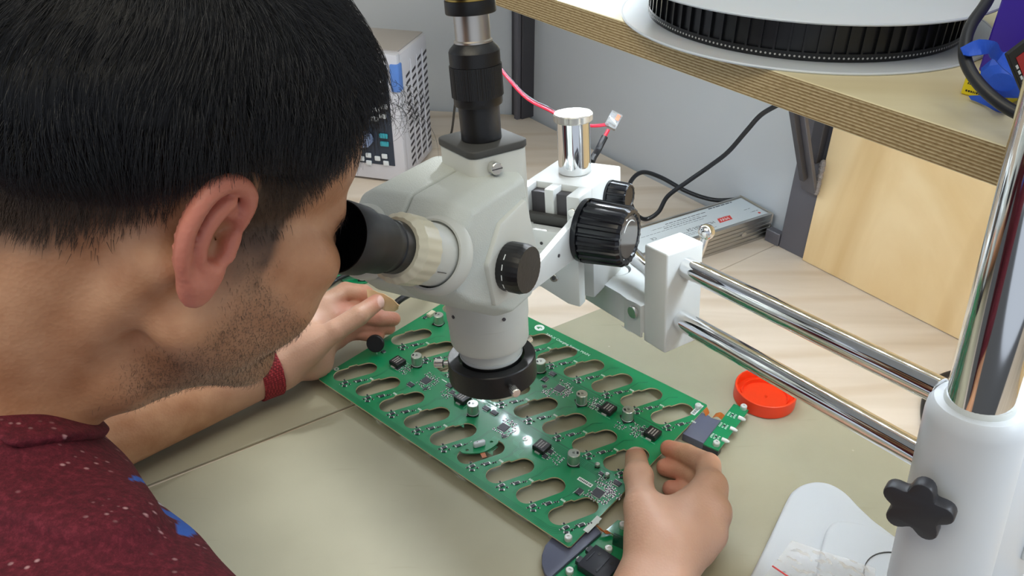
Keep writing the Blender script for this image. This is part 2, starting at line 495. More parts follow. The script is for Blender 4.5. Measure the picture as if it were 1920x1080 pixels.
class Blob:
    def __init__(self): self.p = []
    def cone(self, a, b, ra, rb, k=.01, sub=False):
        a, b = V3(a), V3(b); c = (a + b) / 2
        self.p.append(('c', (a, b, ra, rb), k, sub, c, np.linalg.norm(a - b) / 2 + max(ra, rb)))
    def ell(self, c, r, R=None, k=.01, sub=False):
        c = V3(c); r = np.array(r, float)
        self.p.append(('e', (c, np.eye(3) if R is None else R, r), k, sub, c, r.max()))
    def chain(self, pts, rs, k=.004, k0=None):
        for i in range(len(pts) - 1):
            self.cone(pts[i], pts[i + 1], rs[i], rs[i + 1], (k0 if (i == 0 and k0) else k))
    def __call__(self, P, near=None):
        d = np.full(len(P), .2)
        for t, a, k, sub, c, R in (self.p if near is None else near):
            e = d_cone(P, *a) if t == 'c' else d_ell(P, *a)
            d = smax(d, -e, k) if sub else smin(d, e, k)
        return d
    def near(self, c, rad):
        if not hasattr(self, 'cc'):
            self.cc = np.array([q[4] for q in self.p]); self.rr = np.array([q[5] for q in self.p])
        e = self.cc - c
        return [self.p[i] for i in np.flatnonzero(np.sqrt((e * e).sum(1)) - self.rr < rad)]

def surface_nets(field, blob, lo, hi, h, mod=None, nb=16):
    """mesh the zero set of field inside the box; only blocks close to the blob are sampled"""
    lo = np.array(lo, float); hi = np.array(hi, float)
    n = np.ceil((hi - lo) / (h * nb)).astype(int)
    br = h * nb * .87 + 2 * h
    BIG = 1 << 20
    g = np.arange(nb + 1)
    off = np.stack(np.meshgrid(g, g, g, indexing='ij'), -1).reshape(-1, 3)
    cells_k, cells_v, edges = [], [], [[], [], []]
    S = nb + 1
    key = lambda I: (I[:, 0] * BIG + I[:, 1]) * BIG + I[:, 2]
    C8 = np.array([(i, j, k) for i in (0, 1) for j in (0, 1) for k in (0, 1)])
    E12 = [(a, b) for a in range(8) for b in range(a + 1, 8) if np.abs(C8[a] - C8[b]).sum() == 1]
    bi = np.stack(np.meshgrid(*[np.arange(k) for k in n], indexing='ij'), -1).reshape(-1, 3)
    cen = lo + (bi + .5) * nb * h
    keep = np.abs(field(cen, None)) < br * 1.45 + .018
    for b0, c in zip(bi[keep], cen[keep]):
        nr = blob.near(c, br + .032)
        if not nr: continue
        c1 = c[None]
        nr = [q for q in nr if (d_cone(c1, *q[1]) if q[0] == 'c' else d_ell(c1, *q[1]))[0] < br + .032]
        I = b0 * nb + off
        D = field(lo + I * h, nr).reshape(S, S, S)
        if D.min() > 0 or D.max() < 0: continue
        neg = D < 0
        cnt = sum(neg[i:nb + i, j:nb + j, k:nb + k].astype(int) for i, j, k in C8)
        act = np.argwhere((cnt > 0) & (cnt < 8))
        if len(act) == 0: continue
        vals = np.stack([D[act[:, 0] + i, act[:, 1] + j, act[:, 2] + k] for i, j, k in C8], 1)
        acc = np.zeros((len(act), 3)); num = np.zeros(len(act))
        for a, b in E12:
            va, vb = vals[:, a], vals[:, b]; m = (va < 0) != (vb < 0)
            t = np.where(m, va / np.where(m, va - vb, 1), 0)
            acc += np.where(m[:, None], C8[a] + t[:, None] * (C8[b] - C8[a]), 0); num += m
        cells_k.append(key(act + b0 * nb)); cells_v.append(lo + (act + b0 * nb + acc / num[:, None]) * h)
        for ax in range(3):
            sl1 = [slice(0, nb)] * 3; sl2 = [slice(0, nb)] * 3; sl2[ax] = slice(1, nb + 1)
            A, B = neg[tuple(sl1)], neg[tuple(sl2)]
            e = np.argwhere(A != B)
            if len(e): edges[ax].append(np.concatenate([e + b0 * nb, A[e[:, 0], e[:, 1], e[:, 2]][:, None]], 1))
    ck = np.concatenate(cells_k); cv = np.concatenate(cells_v)
    o = np.argsort(ck); ck, cv = ck[o], cv[o]
    quads = []
    for ax in range(3):
        if not edges[ax]: continue
        e = np.concatenate(edges[ax]); p, fl = e[:, :3], e[:, 3]
        u, v = [(1, 2), (2, 0), (0, 1)][ax]
        du = np.zeros(3, int); du[u] = 1; dv = np.zeros(3, int); dv[v] = 1
        q = np.stack([key(p - du - dv), key(p - dv), key(p), key(p - du)], 1)
        ix = np.clip(np.searchsorted(ck, q.ravel()), 0, len(ck) - 1).reshape(q.shape)
        ok = (ck[ix] == q).all(1)
        ix, fl2 = ix[ok], fl[ok]
        ix[fl2 == 0] = ix[fl2 == 0][:, ::-1]
        quads.append(ix)
    return cv, np.concatenate(quads)

def np_mesh(name, v, f, m, smooth=True):
    me = bpy.data.meshes.new(name)
    me.vertices.add(len(v)); me.vertices.foreach_set('co', np.asarray(v, np.float32).ravel())
    k = f.shape[1]
    me.loops.add(f.size); me.loops.foreach_set('vertex_index', f.astype(np.int32).ravel())
    me.polygons.add(len(f)); me.polygons.foreach_set('loop_start', np.arange(0, f.size, k, dtype=np.int32))
    me.polygons.foreach_set('use_smooth', np.ones(len(f), bool))
    me.update(calc_edges=True); me.validate()
    me.materials.append(m)
    return me

def relax(v, f, it=2, lam=.5):           # light Laplacian smoothing on quads
    n = len(v)
    e = np.concatenate([f[:, [0, 1]], f[:, [1, 2]], f[:, [2, 3]], f[:, [3, 0]]])
    deg = np.bincount(e.ravel(), minlength=n).astype(float)[:, None]
    for _ in range(it):
        s = np.zeros_like(v)
        for c in range(3):
            s[:, c] = np.bincount(e[:, 0], v[e[:, 1], c], n) + np.bincount(e[:, 1], v[e[:, 0], c], n)
        v = v + lam * (s / np.maximum(deg, 1) - v)
    return v

def vnoise(P, s, seed=0):                # cheap smooth value noise (sum of sines)
    r = np.random.RandomState(seed); o = np.zeros(len(P))
    for i in range(6):
        w = r.normal(size=3); w = w / np.linalg.norm(w) * s * (.6 + .8 * r.rand())
        o += np.sin(P @ w + r.rand() * 6.28)
    return o / 6 * 1.6

sst = lambda a, b, x: np.clip((x - a) / (b - a), 0, 1) ** 2 * (3 - 2 * np.clip((x - a) / (b - a), 0, 1))

# ---------------------------------------------------------------- head frame
CR, CU, CB = np.array([1, 0, 0.]), np.array([0, ST, CT]), np.array([0, -CT, ST])
_f, _p, _r = (math.radians(q) for q in HEAD_POSE)          # heading, nod, lean
_d = np.array([math.cos(_f), math.sin(_f), 0]); _z = np.array([0, 0, 1.])
HU = math.cos(_p) * _z + math.sin(_p) * _d; HF = math.cos(_p) * _d - math.sin(_p) * _z; HR = np.cross(HF, HU)
HR, HU = HR * math.cos(_r) - HU * math.sin(_r), HU * math.cos(_r) + HR * math.sin(_r)
HM = np.array([HR, HF, HU])              # rows: world -> head
HO = V3(ad(*EAR_PX)) - HR * .073
hl = lambda x, y, z: HO + HR * x + HF * y + HU * z

NECK = V3(ad(*NECK_PX)); SHR = np.array([-.155, .185, .232]); SHL = np.array([-.42, .44, .235])
body = Blob()
# torso hidden by the shirt, shoulders, neck
MIDS = (SHR + SHL) / 2
HIP = np.array([-.40, -.04, -.08])
body.cone(MIDS + [-.025, -.035, -.03], MIDS * .6 + HIP * .4, .060, .07, .03)
body.cone(SHR, SHL, .048, .048, .03)
body.cone(hl(0, -.035, .0), NECK, .052, .060, .02)
body.cone(hl(0, .030, -.078), NECK * .5 + hl(0, .02, -.07) * .5, .032, .042, .025)
body.cone(hl(0, .045, -.082), V3(ad(240, 706, .45)), .026, .014, .030)
body.cone(NECK + [0.02, -.015, -.006], SHR + [-.02, .02, .016], .046, .038, .04)
body.cone(NECK + [-.02, .015, .0], SHL + [.03, -.03, .02], .05, .04, .04)
for s in (1, -1):
    body.cone(hl(s * .056, -.016, -.022), NECK * .85 + hl(0, .09, -.2) * .15, .015, .013, .014)
# skull and face
body.ell(hl(0, -.012, .048), (.0745, .097, .080), HM, .02)
body.ell(hl(0, .036, .045), (.063, .058, .055), HM, .02)
body.ell(hl(0, .048, -.02), (.056, .048, .062), HM, .02)
for s in (1, -1):
    body.cone(hl(s * .052, .010, -.052), hl(s * .022, .076, -.086), .0165, .017, .016)
    body.ell(hl(s * .051, .036, -.036), (.018, .036, .042), HM, .016)
    body.ell(hl(s * .043, .066, -.034), (.020, .024, .030), HM, .016)
    body.ell(hl(s * .050, .060, -.006), (.020, .028, .018), HM, .014)
    body.cone(hl(s * .042, .074, .022), hl(s * .008, .088, .024), .010, .011, .01)
    body.ell(hl(s * .011, .104, -.029), (.009, .011, .008), HM, .006)
body.ell(hl(0, .040, -.076), (.044, .050, .026), HM, .02)
body.ell(hl(0, .086, -.087), (.02, .018, .017), HM, .014)
body.cone(hl(0, .092, .016), hl(0, .111, -.020), .007, .010, .008)
body.ell(hl(0, .090, -.052), (.022, .012, .0055), HM, .005)
body.ell(hl(0, .088, -.064), (.020, .012, .0065), HM, .005)
for s in (1, -1):
    body.ell(hl(s * .032, .098, .004), (.017, .012, .012), HM, .008, sub=True)
    body.ell(hl(s * .031, .081, .003), (.015, .0115, .0115), HM, .003)
# ears
for s in (1, -1):
    ph = math.radians(EAR_FLARE); tl = math.radians(EAR_TILT)
    ef0 = np.array([-s * math.sin(ph), math.cos(ph), 0]); eu0 = np.array([0, 0, 1.])
    en = np.array([s * math.cos(ph), math.sin(ph), 0])
    ef = ef0 * math.cos(tl) - eu0 * math.sin(tl); eu = ef0 * math.sin(tl) + eu0 * math.cos(tl)
    EO = np.array([s * .0715, -.001, .001])
    def E_(f, u, n=0): return HO + HM.T @ (EO + (ef * f + eu * u + en * n) * .00093)
    ER = np.array([HM.T @ ef, HM.T @ eu, HM.T @ en])
    k = .005
    body.ell(E_(-9, 3, 3), (.013, .022, .007), ER, .007)                  # root of the ear on the skull
    body.ell(E_(-12, 5, 6.2), (.0160, .027, .0026), ER, .003)                  # scapha plate
    hp = [(5, 2, 3), (7, 9, 5), (8, 18, 6.5), (6.5, 26.5, 8), (0, 32.5, 9), (-9, 34.5, 10.5), (-18, 30.5, 12), (-24, 21.5, 13), (-27, 10, 13.5), (-26, -3, 13), (-21.5, -14, 11.5), (-15.5, -22, 9.5)]
    hr = [3.0, 3.2, 3.6, 4.0, 4.3, 4.5, 4.5, 4.4, 4.2, 4.0, 4.0, 4.6]
    hs = smooth_path([Vector(q) for q in hp], 4)
    rs_ = np.interp(np.linspace(0, 11, len(hs)), range(12), hr)
    body.chain([E_(*q) for q in hs], list(rs_ * .00092), .0018)
    body.ell(E_(-9.5, -24.5, 8), (.0088, .0108, .0052), ER, .007)         # lobe
    body.cone(E_(-6, -20, 7), E_(2, -18, 1), .0045, .0055, .006)
    ap = smooth_path([Vector(q) for q in [(-5, 24, 9.5), (-12.5, 17, 11), (-16.5, 6, 11.5), (-15.5, -6, 11), (-10, -14, 9)]], 4)
    body.chain([E_(*q) for q in ap], [.0036] * len(ap), .0018)
    body.ell(E_(-3.0, 1, 8.5), (.0085, .0125, .0085), ER, .004, sub=True) # concha
    body.cone(E_(6, 0, 4), E_(5, -8, 5), .0042, .0038, .004)              # tragus
    body.cone(E_(-9, -14, 9), E_(-3, -15, 7), .0040, .0036, .004)

# ---------------------------------------------------------------- arms and hands
A3 = lambda px, py, z: V3(az(px, py, z))
# the arm nearer the camera
ELR = np.array([.005, .165, .050]); WRR = A3(1240, 1055, .047)
sd = np.cross(WRR - ELR, [0, 0, 1.]); sd /= np.linalg.norm(sd)
body.cone(SHR, ELR, .045, .042, .02)
for s in (1, -1):
    body.cone(ELR + sd * s * .008, WRR + sd * s * .0105, .040, .0195, .012)
RH = {
    'i': [(1330, 914, .056), (1328, 872, .050), (1288, 852, .034), (1254, 841, .024)],
    'm': [(1336, 962, .054), (1330, 903, .034), (1282, 884, .019), (1247, 876, .0135)],
    'r': [(1328, 1003, .046), (1326, 940, .022), (1286, 922, .0125), (1258, 916, .010)],
    'p': [(1305, 1034, .036), (1308, 985, .018), (1280, 966, .0105), (1262, 960, .009)],
    't': [(1226, 1012, .056), (1203, 947, .064), (1197, 893, .052), (1192, 856, .0275)]}
RH = {k: [A3(*q) for q in v] for k, v in RH.items()}
for k, r0 in (('i', .0150), ('m', .0150), ('r', .0145), ('p', .0130)):
    body.cone(WRR * .8 + RH[k][0] * .2, RH[k][0], .019, r0 * .93, .014)
for k, r in (('i', .0105), ('m', .0105), ('r', .010), ('p', .0085)):
    body.chain(RH[k], [r * 1.18, r * 1.08, r * .96, r * .84], .0025, .009)
for k, r0 in (('i', .0128), ('m', .0130), ('r', .0118)): body.ell(RH[k][0] + np.array([.002, -.001, .003]), (r0, r0, r0 * .95), None, .006)
body.cone(WRR, RH['t'][0], .021, .018, .014)
body.chain(RH['t'], [.0175, .0138, .0128, .0103], .006, .014)
body.cone(RH['t'][0] * .4 + RH['t'][1] * .6, RH['i'][0] * .75 + WRR * .25, .0115, .0125, .018)
body.cone(RH['t'][0], RH['m'][0] * .6 + WRR * .4, .0175, .016, .016)
# the far arm
ELL = np.array([-.49, .50, .05]); WRL = A3(515, 693, .040)
sd2 = np.cross(WRL - ELL, [0, 0, 1.]); sd2 /= np.linalg.norm(sd2)
ud2 = np.cross(sd2, WRL - ELL); ud2 /= np.linalg.norm(ud2)
body.cone(SHL, ELL, .045, .043, .02)
for s in (1, -1):
    body.cone(ELL + ud2 * s * .006, WRL + ud2 * s * .007 + sd2 * s * .003, .040, .0205, .012)
LH = {
    'i': [(604, 573, .070), (648, 545, .074), (682, 549, .070), (700, 560, .064)],
    'm': [(622, 598, .058), (672, 590, .052), (712, 596, .046), (738, 598, .040)],
    'r': [(628, 618, .044), (676, 607, .037), (710, 612, .031), (729, 615, .027)],
    'p': [(628, 636, .030), (664, 624, .026), (692, 627, .0235), (710, 629, .0225)],
    't': [(572, 655, .058), (628, 620, .074), (672, 592, .083), (706, 567, .084)]}
LH = {k: [A3(*q) for q in v] for k, v in LH.items()}
for k, r0 in (('i', .0140), ('m', .0145), ('r', .0145), ('p', .0135)):
    body.cone(WRL * .85 + LH[k][0] * .15, LH[k][0], .0195, r0 * .9, .014)
for k, r in (('i', .0102), ('m', .0100), ('r', .0096), ('p', .0085)):
    body.chain(LH[k], [r * 1.12, r * 1.02, r * .96, r * .86], .0022, .008)
body.cone(WRL, LH['t'][0], .020, .0165, .014)
body.chain(LH['t'], [.0165, .0122, .0114, .0096], .0025, .012)
body.cone(LH['t'][0] * .6 + LH['t'][1] * .4, LH['i'][0] * .7 + WRL * .3, .011, .0125, .012)
body.cone(A3(622, 592, .060), A3(668, 578, .054), .012, .008, .006)
body.ell(A3(588, 682, .022), (.022, .020, .018), None, .016)

def body_field(P, near): return body(P, near)
bv, bf = surface_nets(body_field, body, (-.62, -.12, -.16), (.30, .86, .55), .0016)
bv = relax(bv, bf, 2, .45)

# ---------------------------------------------------------------- where hair, stubble and pinker skin are
def hair_z(y):
    return np.interp(y, [-.12, -.08, -.045, -.025, -.012, .008, .013, .033, .039, .055, .078, .12],
                     [-.066, -.054, -.024, .006, .028, .035, -.022, -.026, .016, .052, .072, .084])
def hair_zs(y):                          # the same line without the notch over the ear
    return np.interp(y, [-.12, -.08, -.045, -.02, .0, .033, .042, .055, .078, .12],
                     [-.066, -.054, -.024, .002, .010, .012, .026, .052, .072, .084])
hp_ = (bv - HO) @ HM.T
onhead = (np.linalg.norm(hp_ - [0, 0, .02], axis=1) < .155) & (hp_[:, 2] > -.16)
dz = hp_[:, 2] - hair_z(hp_[:, 1]) + vnoise(hp_, 260, 4) * .003 + vnoise(hp_, 700, 6) * .0025
isear = (np.abs(hp_[:, 0]) > .0745 - .00) & (np.abs(hp_[:, 1] + .008) < .032) & (np.abs(hp_[:, 2] - .003) < .04)
scalp = sst(-.014, .034, dz) * onhead * (~isear)
yb = .020 + np.clip(-.035 - hp_[:, 2], 0, .1) * -.45
beard = sst(-.004, .016, hp_[:, 1] - yb) * sst(.004, -.016, hp_[:, 2]) * sst(.002, -.012, hp_[:, 2] + .018 + (hp_[:, 1] - .045) * .55) * sst(-.128, -.098, hp_[:, 2]) * sst(-.02, .02, hp_[:, 1] - .0) * onhead
beard = np.maximum(beard, .35 * sst(-.004, .01, hp_[:, 1] - .016) * sst(.006, -.012, hp_[:, 2]) * sst(-.09, -.05, hp_[:, 2]) * sst(.045, .036, hp_[:, 1]) * onhead) * (~isear)
eard = sst(.071, .078, np.abs(hp_[:, 0])) * (np.abs(hp_[:, 1] + .010) < .036) * (np.abs(hp_[:, 2] - .003) < .045)
pink = eard * .9
for H in (RH, LH):
    for k in 'imrpt':
        dd = np.linalg.norm(bv - H[k][3], axis=1); pink = np.maximum(pink, .55 * sst(.030, .006, dd))
        dd2 = np.linalg.norm(bv - H[k][1], axis=1); pink = np.maximum(pink, .25 * sst(.016, .004, dd2))
hand = np.zeros(len(bv))  # hand mask: cooler light on the hands put into their skin colour
for W_ in (WRR, WRL):
    hand = np.maximum(hand, sst(.15, .06, np.linalg.norm(bv - (W_ + (RH['m'][0] if W_ is WRR else LH['m'][0])) / 2, axis=1)))
for k in 'mrp':
    for i in range(3):
        c = (LH[k][i] + LH[k][i + 1]) / 2; pink = np.maximum(pink, .5 * sst(.03, .012, np.linalg.norm(bv - c, axis=1)))
lip = np.maximum(sst(1.5, .9, np.linalg.norm((hp_ - [0, .10, -.058]) / [.024, .012, .011], axis=1)), 0)
nail = np.zeros(len(bv))
for H, up_, rr in ((RH, None, .0103), (LH, None, .0098)):
    tdir = H['t'][3] - H['t'][2]; tdir /= np.linalg.norm(tdir)
    cam_dir = np.array([0, 0, CAM_H]) - H['t'][3]; cam_dir /= np.linalg.norm(cam_dir)
    nrm_ = cam_dir - tdir * (cam_dir @ tdir); nrm_ /= np.linalg.norm(nrm_); sdv = np.cross(tdir, nrm_)
    if H is LH: nrm_ = nrm_ * .9 + sdv * .35; nrm_ /= np.linalg.norm(nrm_); sdv = np.cross(tdir, nrm_)
    q = bv - (H['t'][3] + tdir * .002 + nrm_ * rr * .85)
    a_, b_, c_ = q @ tdir, q @ sdv, q @ nrm_
    m_ = sst(1.12, .92, np.sqrt((a_ / .0078) ** 2 + (b_ / .0066) ** 2)) * (c_ > -.005)
    bv = bv - np.outer(m_ * .0006, nrm_)
    nail = np.maximum(nail, m_)

# ---------------------------------------------------------------- materials
M_SKIN = mat('skin', lin(196, 146, 112), .46)
nt, b, N, K = add_nodes(M_SKIN)
b.inputs['Subsurface Weight'].default_value = .12; b.inputs['Subsurface Radius'].default_value = (.008, .003, .0015); b.inputs['Subsurface Scale'].default_value = .6
def att(nm):
    a = N('ShaderNodeAttribute'); a.attribute_name = nm; return a.outputs['Fac']
tc = N('ShaderNodeTexCoord')
n1 = N('ShaderNodeTexNoise'); n1.inputs['Scale'].default_value = 45; n1.inputs['Detail'].default_value = 5; K(tc.outputs['Object'], n1.inputs['Vector'])
r1 = ramp_node(nt, [(.3, lin(182, 128, 92)), (.7, lin(206, 156, 120))]); K(n1.outputs['Fac'], r1.inputs['Fac'])
def mixc(fac, ca, cb, mul=1.0, blend='MIX'):
    m = N('ShaderNodeMix'); m.data_type = 'RGBA'; m.blend_type = blend
    if mul != 1.0:
        q = N('ShaderNodeMath'); q.operation = 'MULTIPLY'; q.inputs[1].default_value = mul; K(fac, q.inputs[0]); fac = q.outputs[0]
    K(fac, m.inputs[0])
    for i, c in ((6, ca), (7, cb)):
        if isinstance(c, tuple): m.inputs[i].default_value = (*c, 1)
        else: K(c, m.inputs[i])
    return m.outputs[2]
col0 = mixc(att('hand'), r1.outputs['Color'], lin(206, 166, 146), .75)
col = mixc(att('pink'), col0, lin(212, 124, 110), .8)
col = mixc(att('lip'), col, lin(160, 90, 80), .7)
vo = N('ShaderNodeTexVoronoi'); vo.inputs['Scale'].default_value = 620; K(tc.outputs['Object'], vo.inputs['Vector'])
rv = ramp_node(nt, [(.22, (1, 1, 1)), (.5, (0, 0, 0))]); K(vo.outputs['Distance'], rv.inputs['Fac'])
dot = N('ShaderNodeMath'); dot.operation = 'MULTIPLY_ADD'; dot.inputs[1].default_value = .36; dot.inputs[2].default_value = .30; K(rv.outputs['Color'], dot.inputs[0])
bm_ = N('ShaderNodeMath'); bm_.operation = 'MULTIPLY'; K(att('beard'), bm_.inputs[0]); K(dot.outputs[0], bm_.inputs[1])
col = mixc(bm_.outputs[0], col, lin(78, 62, 52))
n5 = N('ShaderNodeTexNoise'); n5.inputs['Scale'].default_value = 420; n5.inputs['Detail'].default_value = 2; K(tc.outputs['Object'], n5.inputs['Vector'])
sc_ = N('ShaderNodeMath'); sc_.operation = 'MULTIPLY'; K(att('scalp'), sc_.inputs[0]); sc_.inputs[1].default_value = .92
col = mixc(sc_.outputs[0], col, lin(48, 37, 28))
col = mixc(att('nail'), col, lin(236, 196, 184), .9)
K(col, b.inputs['Base Color'])
bp = N('ShaderNodeBump'); bp.inputs['Strength'].default_value = .25; bp.inputs['Distance'].default_value = .0006
n6 = N('ShaderNodeTexVoronoi'); n6.inputs['Scale'].default_value = 420; K(tc.outputs['Object'], n6.inputs['Vector'])
K(n6.outputs['Distance'], bp.inputs['Height']); K(bp.outputs['Normal'], b.inputs['Normal'])

person = thing('person', (HIP[0], HIP[1], -.16), 'person in a maroon t-shirt bending to the eyepieces, hands on the circuit board', 'person')
me = np_mesh('body', bv, bf, M_SKIN)
for nm, arr in (('scalp', scalp), ('beard', beard), ('pink', pink), ('lip', lip), ('nail', nail), ('hand', hand)):
    at = me.attributes.new(nm, 'FLOAT', 'POINT'); at.data.foreach_set('value', np.asarray(arr, np.float32))
link('body', me, person)

# ---------------------------------------------------------------- hair
def head_r(P):                           # distance to the bare skull in head space
    d = d_ell(P, np.array([0, -.012, .048]), np.eye(3), np.array([.0745, .097, .080]))
    return smin(d, d_ell(P, np.array([0, .036, .045]), np.eye(3), np.array([.063, .058, .055])), .02)
CROWN = np.array([.004, -.055, .118])
def hair_len(P):                         # 0 at the hairline .. 1 where the hair is long
    zz = P[:, 2] - hair_zs(P[:, 1])
    return sst(.014, .078, zz - .006 * sst(.03, .05, P[:, 1]) - .012 * sst(-.03, -.08, P[:, 1]))
def cap_field(Pw, near=None):
    P = (Pw - HO) @ HM.T
    zz = P[:, 2] - hair_zs(P[:, 1])
    t = -.006 + .004 * sst(0, .012, zz) + hair_len(P) * (.0165 + vnoise(P, 130, 7) * .0022 + vnoise(P, 320, 8) * .0011)
    return head_r(P) - t
M_HAIR = mat('black_hair', lin(15, 15, 17), .5)
M_HAIR.node_tree.nodes['Principled BSDF'].inputs['Specular IOR Level'].default_value = .35
hv, hf = surface_nets(cap_field, body, HO - .16, HO + .19, .0024)
hv = relax(hv, hf, 1, .5)
hair = link('hair', np_mesh('hair', hv, hf, M_HAIR), person)
hair['label'] = 'short black hair faded at the sides'

rng = np.random.RandomState(11)
def curves_obj(name, pts, rad, m, parent):
    n, k = pts.shape[:2]
    cd = bpy.data.hair_curves.new(name)
    cd.add_curves([k] * n)
    cd.attributes['position'].data.foreach_set('vector', pts.astype(np.float32).ravel())
    ra = cd.attributes.get('radius') or cd.attributes.new('radius', 'FLOAT', 'POINT')
    ra.data.foreach_set('value', rad.astype(np.float32).ravel())
    cd.materials.append(m)
    return link(name, cd, parent)

def normals(P, e=.0008):
    g = np.stack([head_r(P + np.eye(3)[i] * e) - head_r(P - np.eye(3)[i] * e) for i in range(3)], 1)
    return g / (np.linalg.norm(g, axis=1)[:, None] + 1e-12)

def strands(n, seed):
    r = np.random.RandomState(seed)
    D = r.normal(size=(n * 2, 3)); D /= np.linalg.norm(D, axis=1)[:, None]
    P = D * [.08, .103, .085] + [0, -.004, .046]
    for _ in range(6): P = P - normals(P) * head_r(P)[:, None]
    zz = P[:, 2] - hair_z(P[:, 1]) + r.normal(size=len(P)) * .004
    ok = zz > -.002
    ok &= ~((np.abs(P[:, 0]) > .066) & (np.abs(P[:, 1] + .006) < .020) & (P[:, 2] < .036))
    return P[ok][:n], r
P0, r = strands(34000, 5)
HLn = hair_len(P0)
side = sst(-.012, .02, P0[:, 2] - hair_z(P0[:, 1]))
L = .0032 + .0035 * side + HLn ** 1.4 * (.028 + .014 * r.rand(len(P0)))
front = sst(.03, .09, P0[:, 1]) * sst(.05, .09, P0[:, 2])
L = L * (1 + .05 * front)
L = np.minimum(L, .004 + (1.0 - .55 * sst(.025, .05, P0[:, 1]) * sst(.085, .06, P0[:, 2])) * np.maximum(P0[:, 2] - hair_z(P0[:, 1]), 0) + .006 * front)
fl = P0 - CROWN
clump = np.stack([vnoise(P0, 95, 20 + i) for i in range(3)], 1)
fl = fl / (np.linalg.norm(fl, axis=1)[:, None] + 1e-6) + np.array([0, 0, -.30]) + clump * .5 + r.normal(size=fl.shape) * .10
K_ = 7
pts = np.zeros((len(P0), K_, 3)); pts[:, 0] = P0
cur = P0.copy(); lift = .55 * (1 - HLn) + HLn * .62
bias = r.normal(size=(len(P0), 3)) * .25
lay = r.rand(len(P0)) ** .7
for j in range(1, K_):
    nrm = normals(cur)
    tg = fl + bias * (j / K_) * .5 - nrm * ((fl + bias * (j / K_) * .5) * nrm).sum(1)[:, None]
    tg /= np.linalg.norm(tg, axis=1)[:, None] + 1e-9
    h = head_r(cur)
    goal = .0016 + HLn * (.010 + .010 * lay)
    up_ = np.clip((goal - h) / (L / K_ + 1e-6), -.8, 1.4)
    st = tg + nrm * up_[:, None]
    st /= np.linalg.norm(st, axis=1)[:, None] + 1e-9
    cur = cur + st * (L / (K_ - 1))[:, None]
    pts[:, j] = cur
ptsW = HO + pts @ HM
rad = np.outer(.00009 + .00006 * HLn, np.linspace(1, .35, K_))
M_HAIRS = mat('black_hair_strands', lin(22, 23, 28), .36)
b = M_HAIRS.node_tree.nodes['Principled BSDF']; b.inputs['Specular IOR Level'].default_value = .5
M_HAIRB = mat('clipped_brown_hair', lin(70, 53, 40), .5)
isl = HLn > .12
# extra clipped hairs in the fade
Pf, rf = strands(52000, 9)
hf_ = hair_len(Pf); Pf = Pf[(hf_ < .2) & (Pf[:, 0] > -.03)]
_nb = body.near(HO + HU * .02, .12)
def bodyd(P): return body(HO + P @ HM, _nb)
def bnorm(P, e=.001):
    d0 = bodyd(P); g = np.stack([bodyd(P + np.eye(3)[i] * e) - d0 for i in range(3)], 1)
    return g / (np.linalg.norm(g, axis=1)[:, None] + 1e-12), d0
for _ in range(3):
    nf_, d0_ = bnorm(Pf); Pf = Pf - nf_ * d0_[:, None]
_ok = ~((np.abs(Pf[:, 0]) > .0735) & (np.abs(Pf[:, 1] + .008) < .026) & (Pf[:, 2] < .036))
Pf, nf_ = Pf[_ok], nf_[_ok]; rf = np.random.RandomState(77)
_k = rf.rand(len(Pf)) < .10 + .75 * sst(-.002, .034, Pf[:, 2] - hair_zs(Pf[:, 1]))
Pf, nf_ = Pf[_k], nf_[_k]
ff = Pf - CROWN; ff = ff / np.linalg.norm(ff, axis=1)[:, None] + np.array([0, .1, -.5]) + rf.normal(size=Pf.shape) * .25
ff = ff - nf_ * (ff * nf_).sum(1)[:, None]; ff /= np.linalg.norm(ff, axis=1)[:, None]
Lf = (.0035 + .003 * rf.rand(len(Pf)) + .005 * sst(0, .03, Pf[:, 2] - hair_zs(Pf[:, 1])))[:, None]
pf = np.stack([Pf, Pf + (ff + nf_ * .45) * Lf * .5, Pf + (ff + nf_ * .35) * Lf], 1)
s1 = curves_obj('hair_strands', ptsW[isl], rad[isl], M_HAIRS, person); s1['kind'] = 'stuff'
pw2 = HO + pf @ HM
s2 = curves_obj('clipped_hair', pw2, np.outer(np.full(len(pw2), .00012), [1, .8, .35]), M_HAIRB, person); s2['kind'] = 'stuff'

# loose curls over the forehead
cl = []
for i in range(150):
    a0 = hl(rng.uniform(-.03, .05), .088 + rng.rand() * .012, .085 + rng.rand() * .022)
    d0 = HF * (.8 + rng.rand() * .5) + HU * rng.uniform(-.6, .5) + HR * rng.normal() * .35
    d0 /= np.linalg.norm(d0); ax = HR + rng.normal(size=3) * .4; ax /= np.linalg.norm(ax)
    Lc = .012 + rng.rand() * .018; ang = rng.uniform(1.6, 4.4); p = a0.copy(); row = []
    for j in range(12):
        row.append(p.copy())
        c_, s_ = math.cos(-ang / 11), math.sin(-ang / 11)
        d0 = d0 * c_ + np.cross(ax, d0) * s_ + ax * (ax @ d0) * (1 - c_)
        p = p + d0 * Lc / 11
    cl.append(row)
s3 = curves_obj('forehead_curls', np.array(cl), np.outer(np.full(150, .00013), np.linspace(1, .3, 12)), M_HAIRS, person); s3['kind'] = 'stuff'

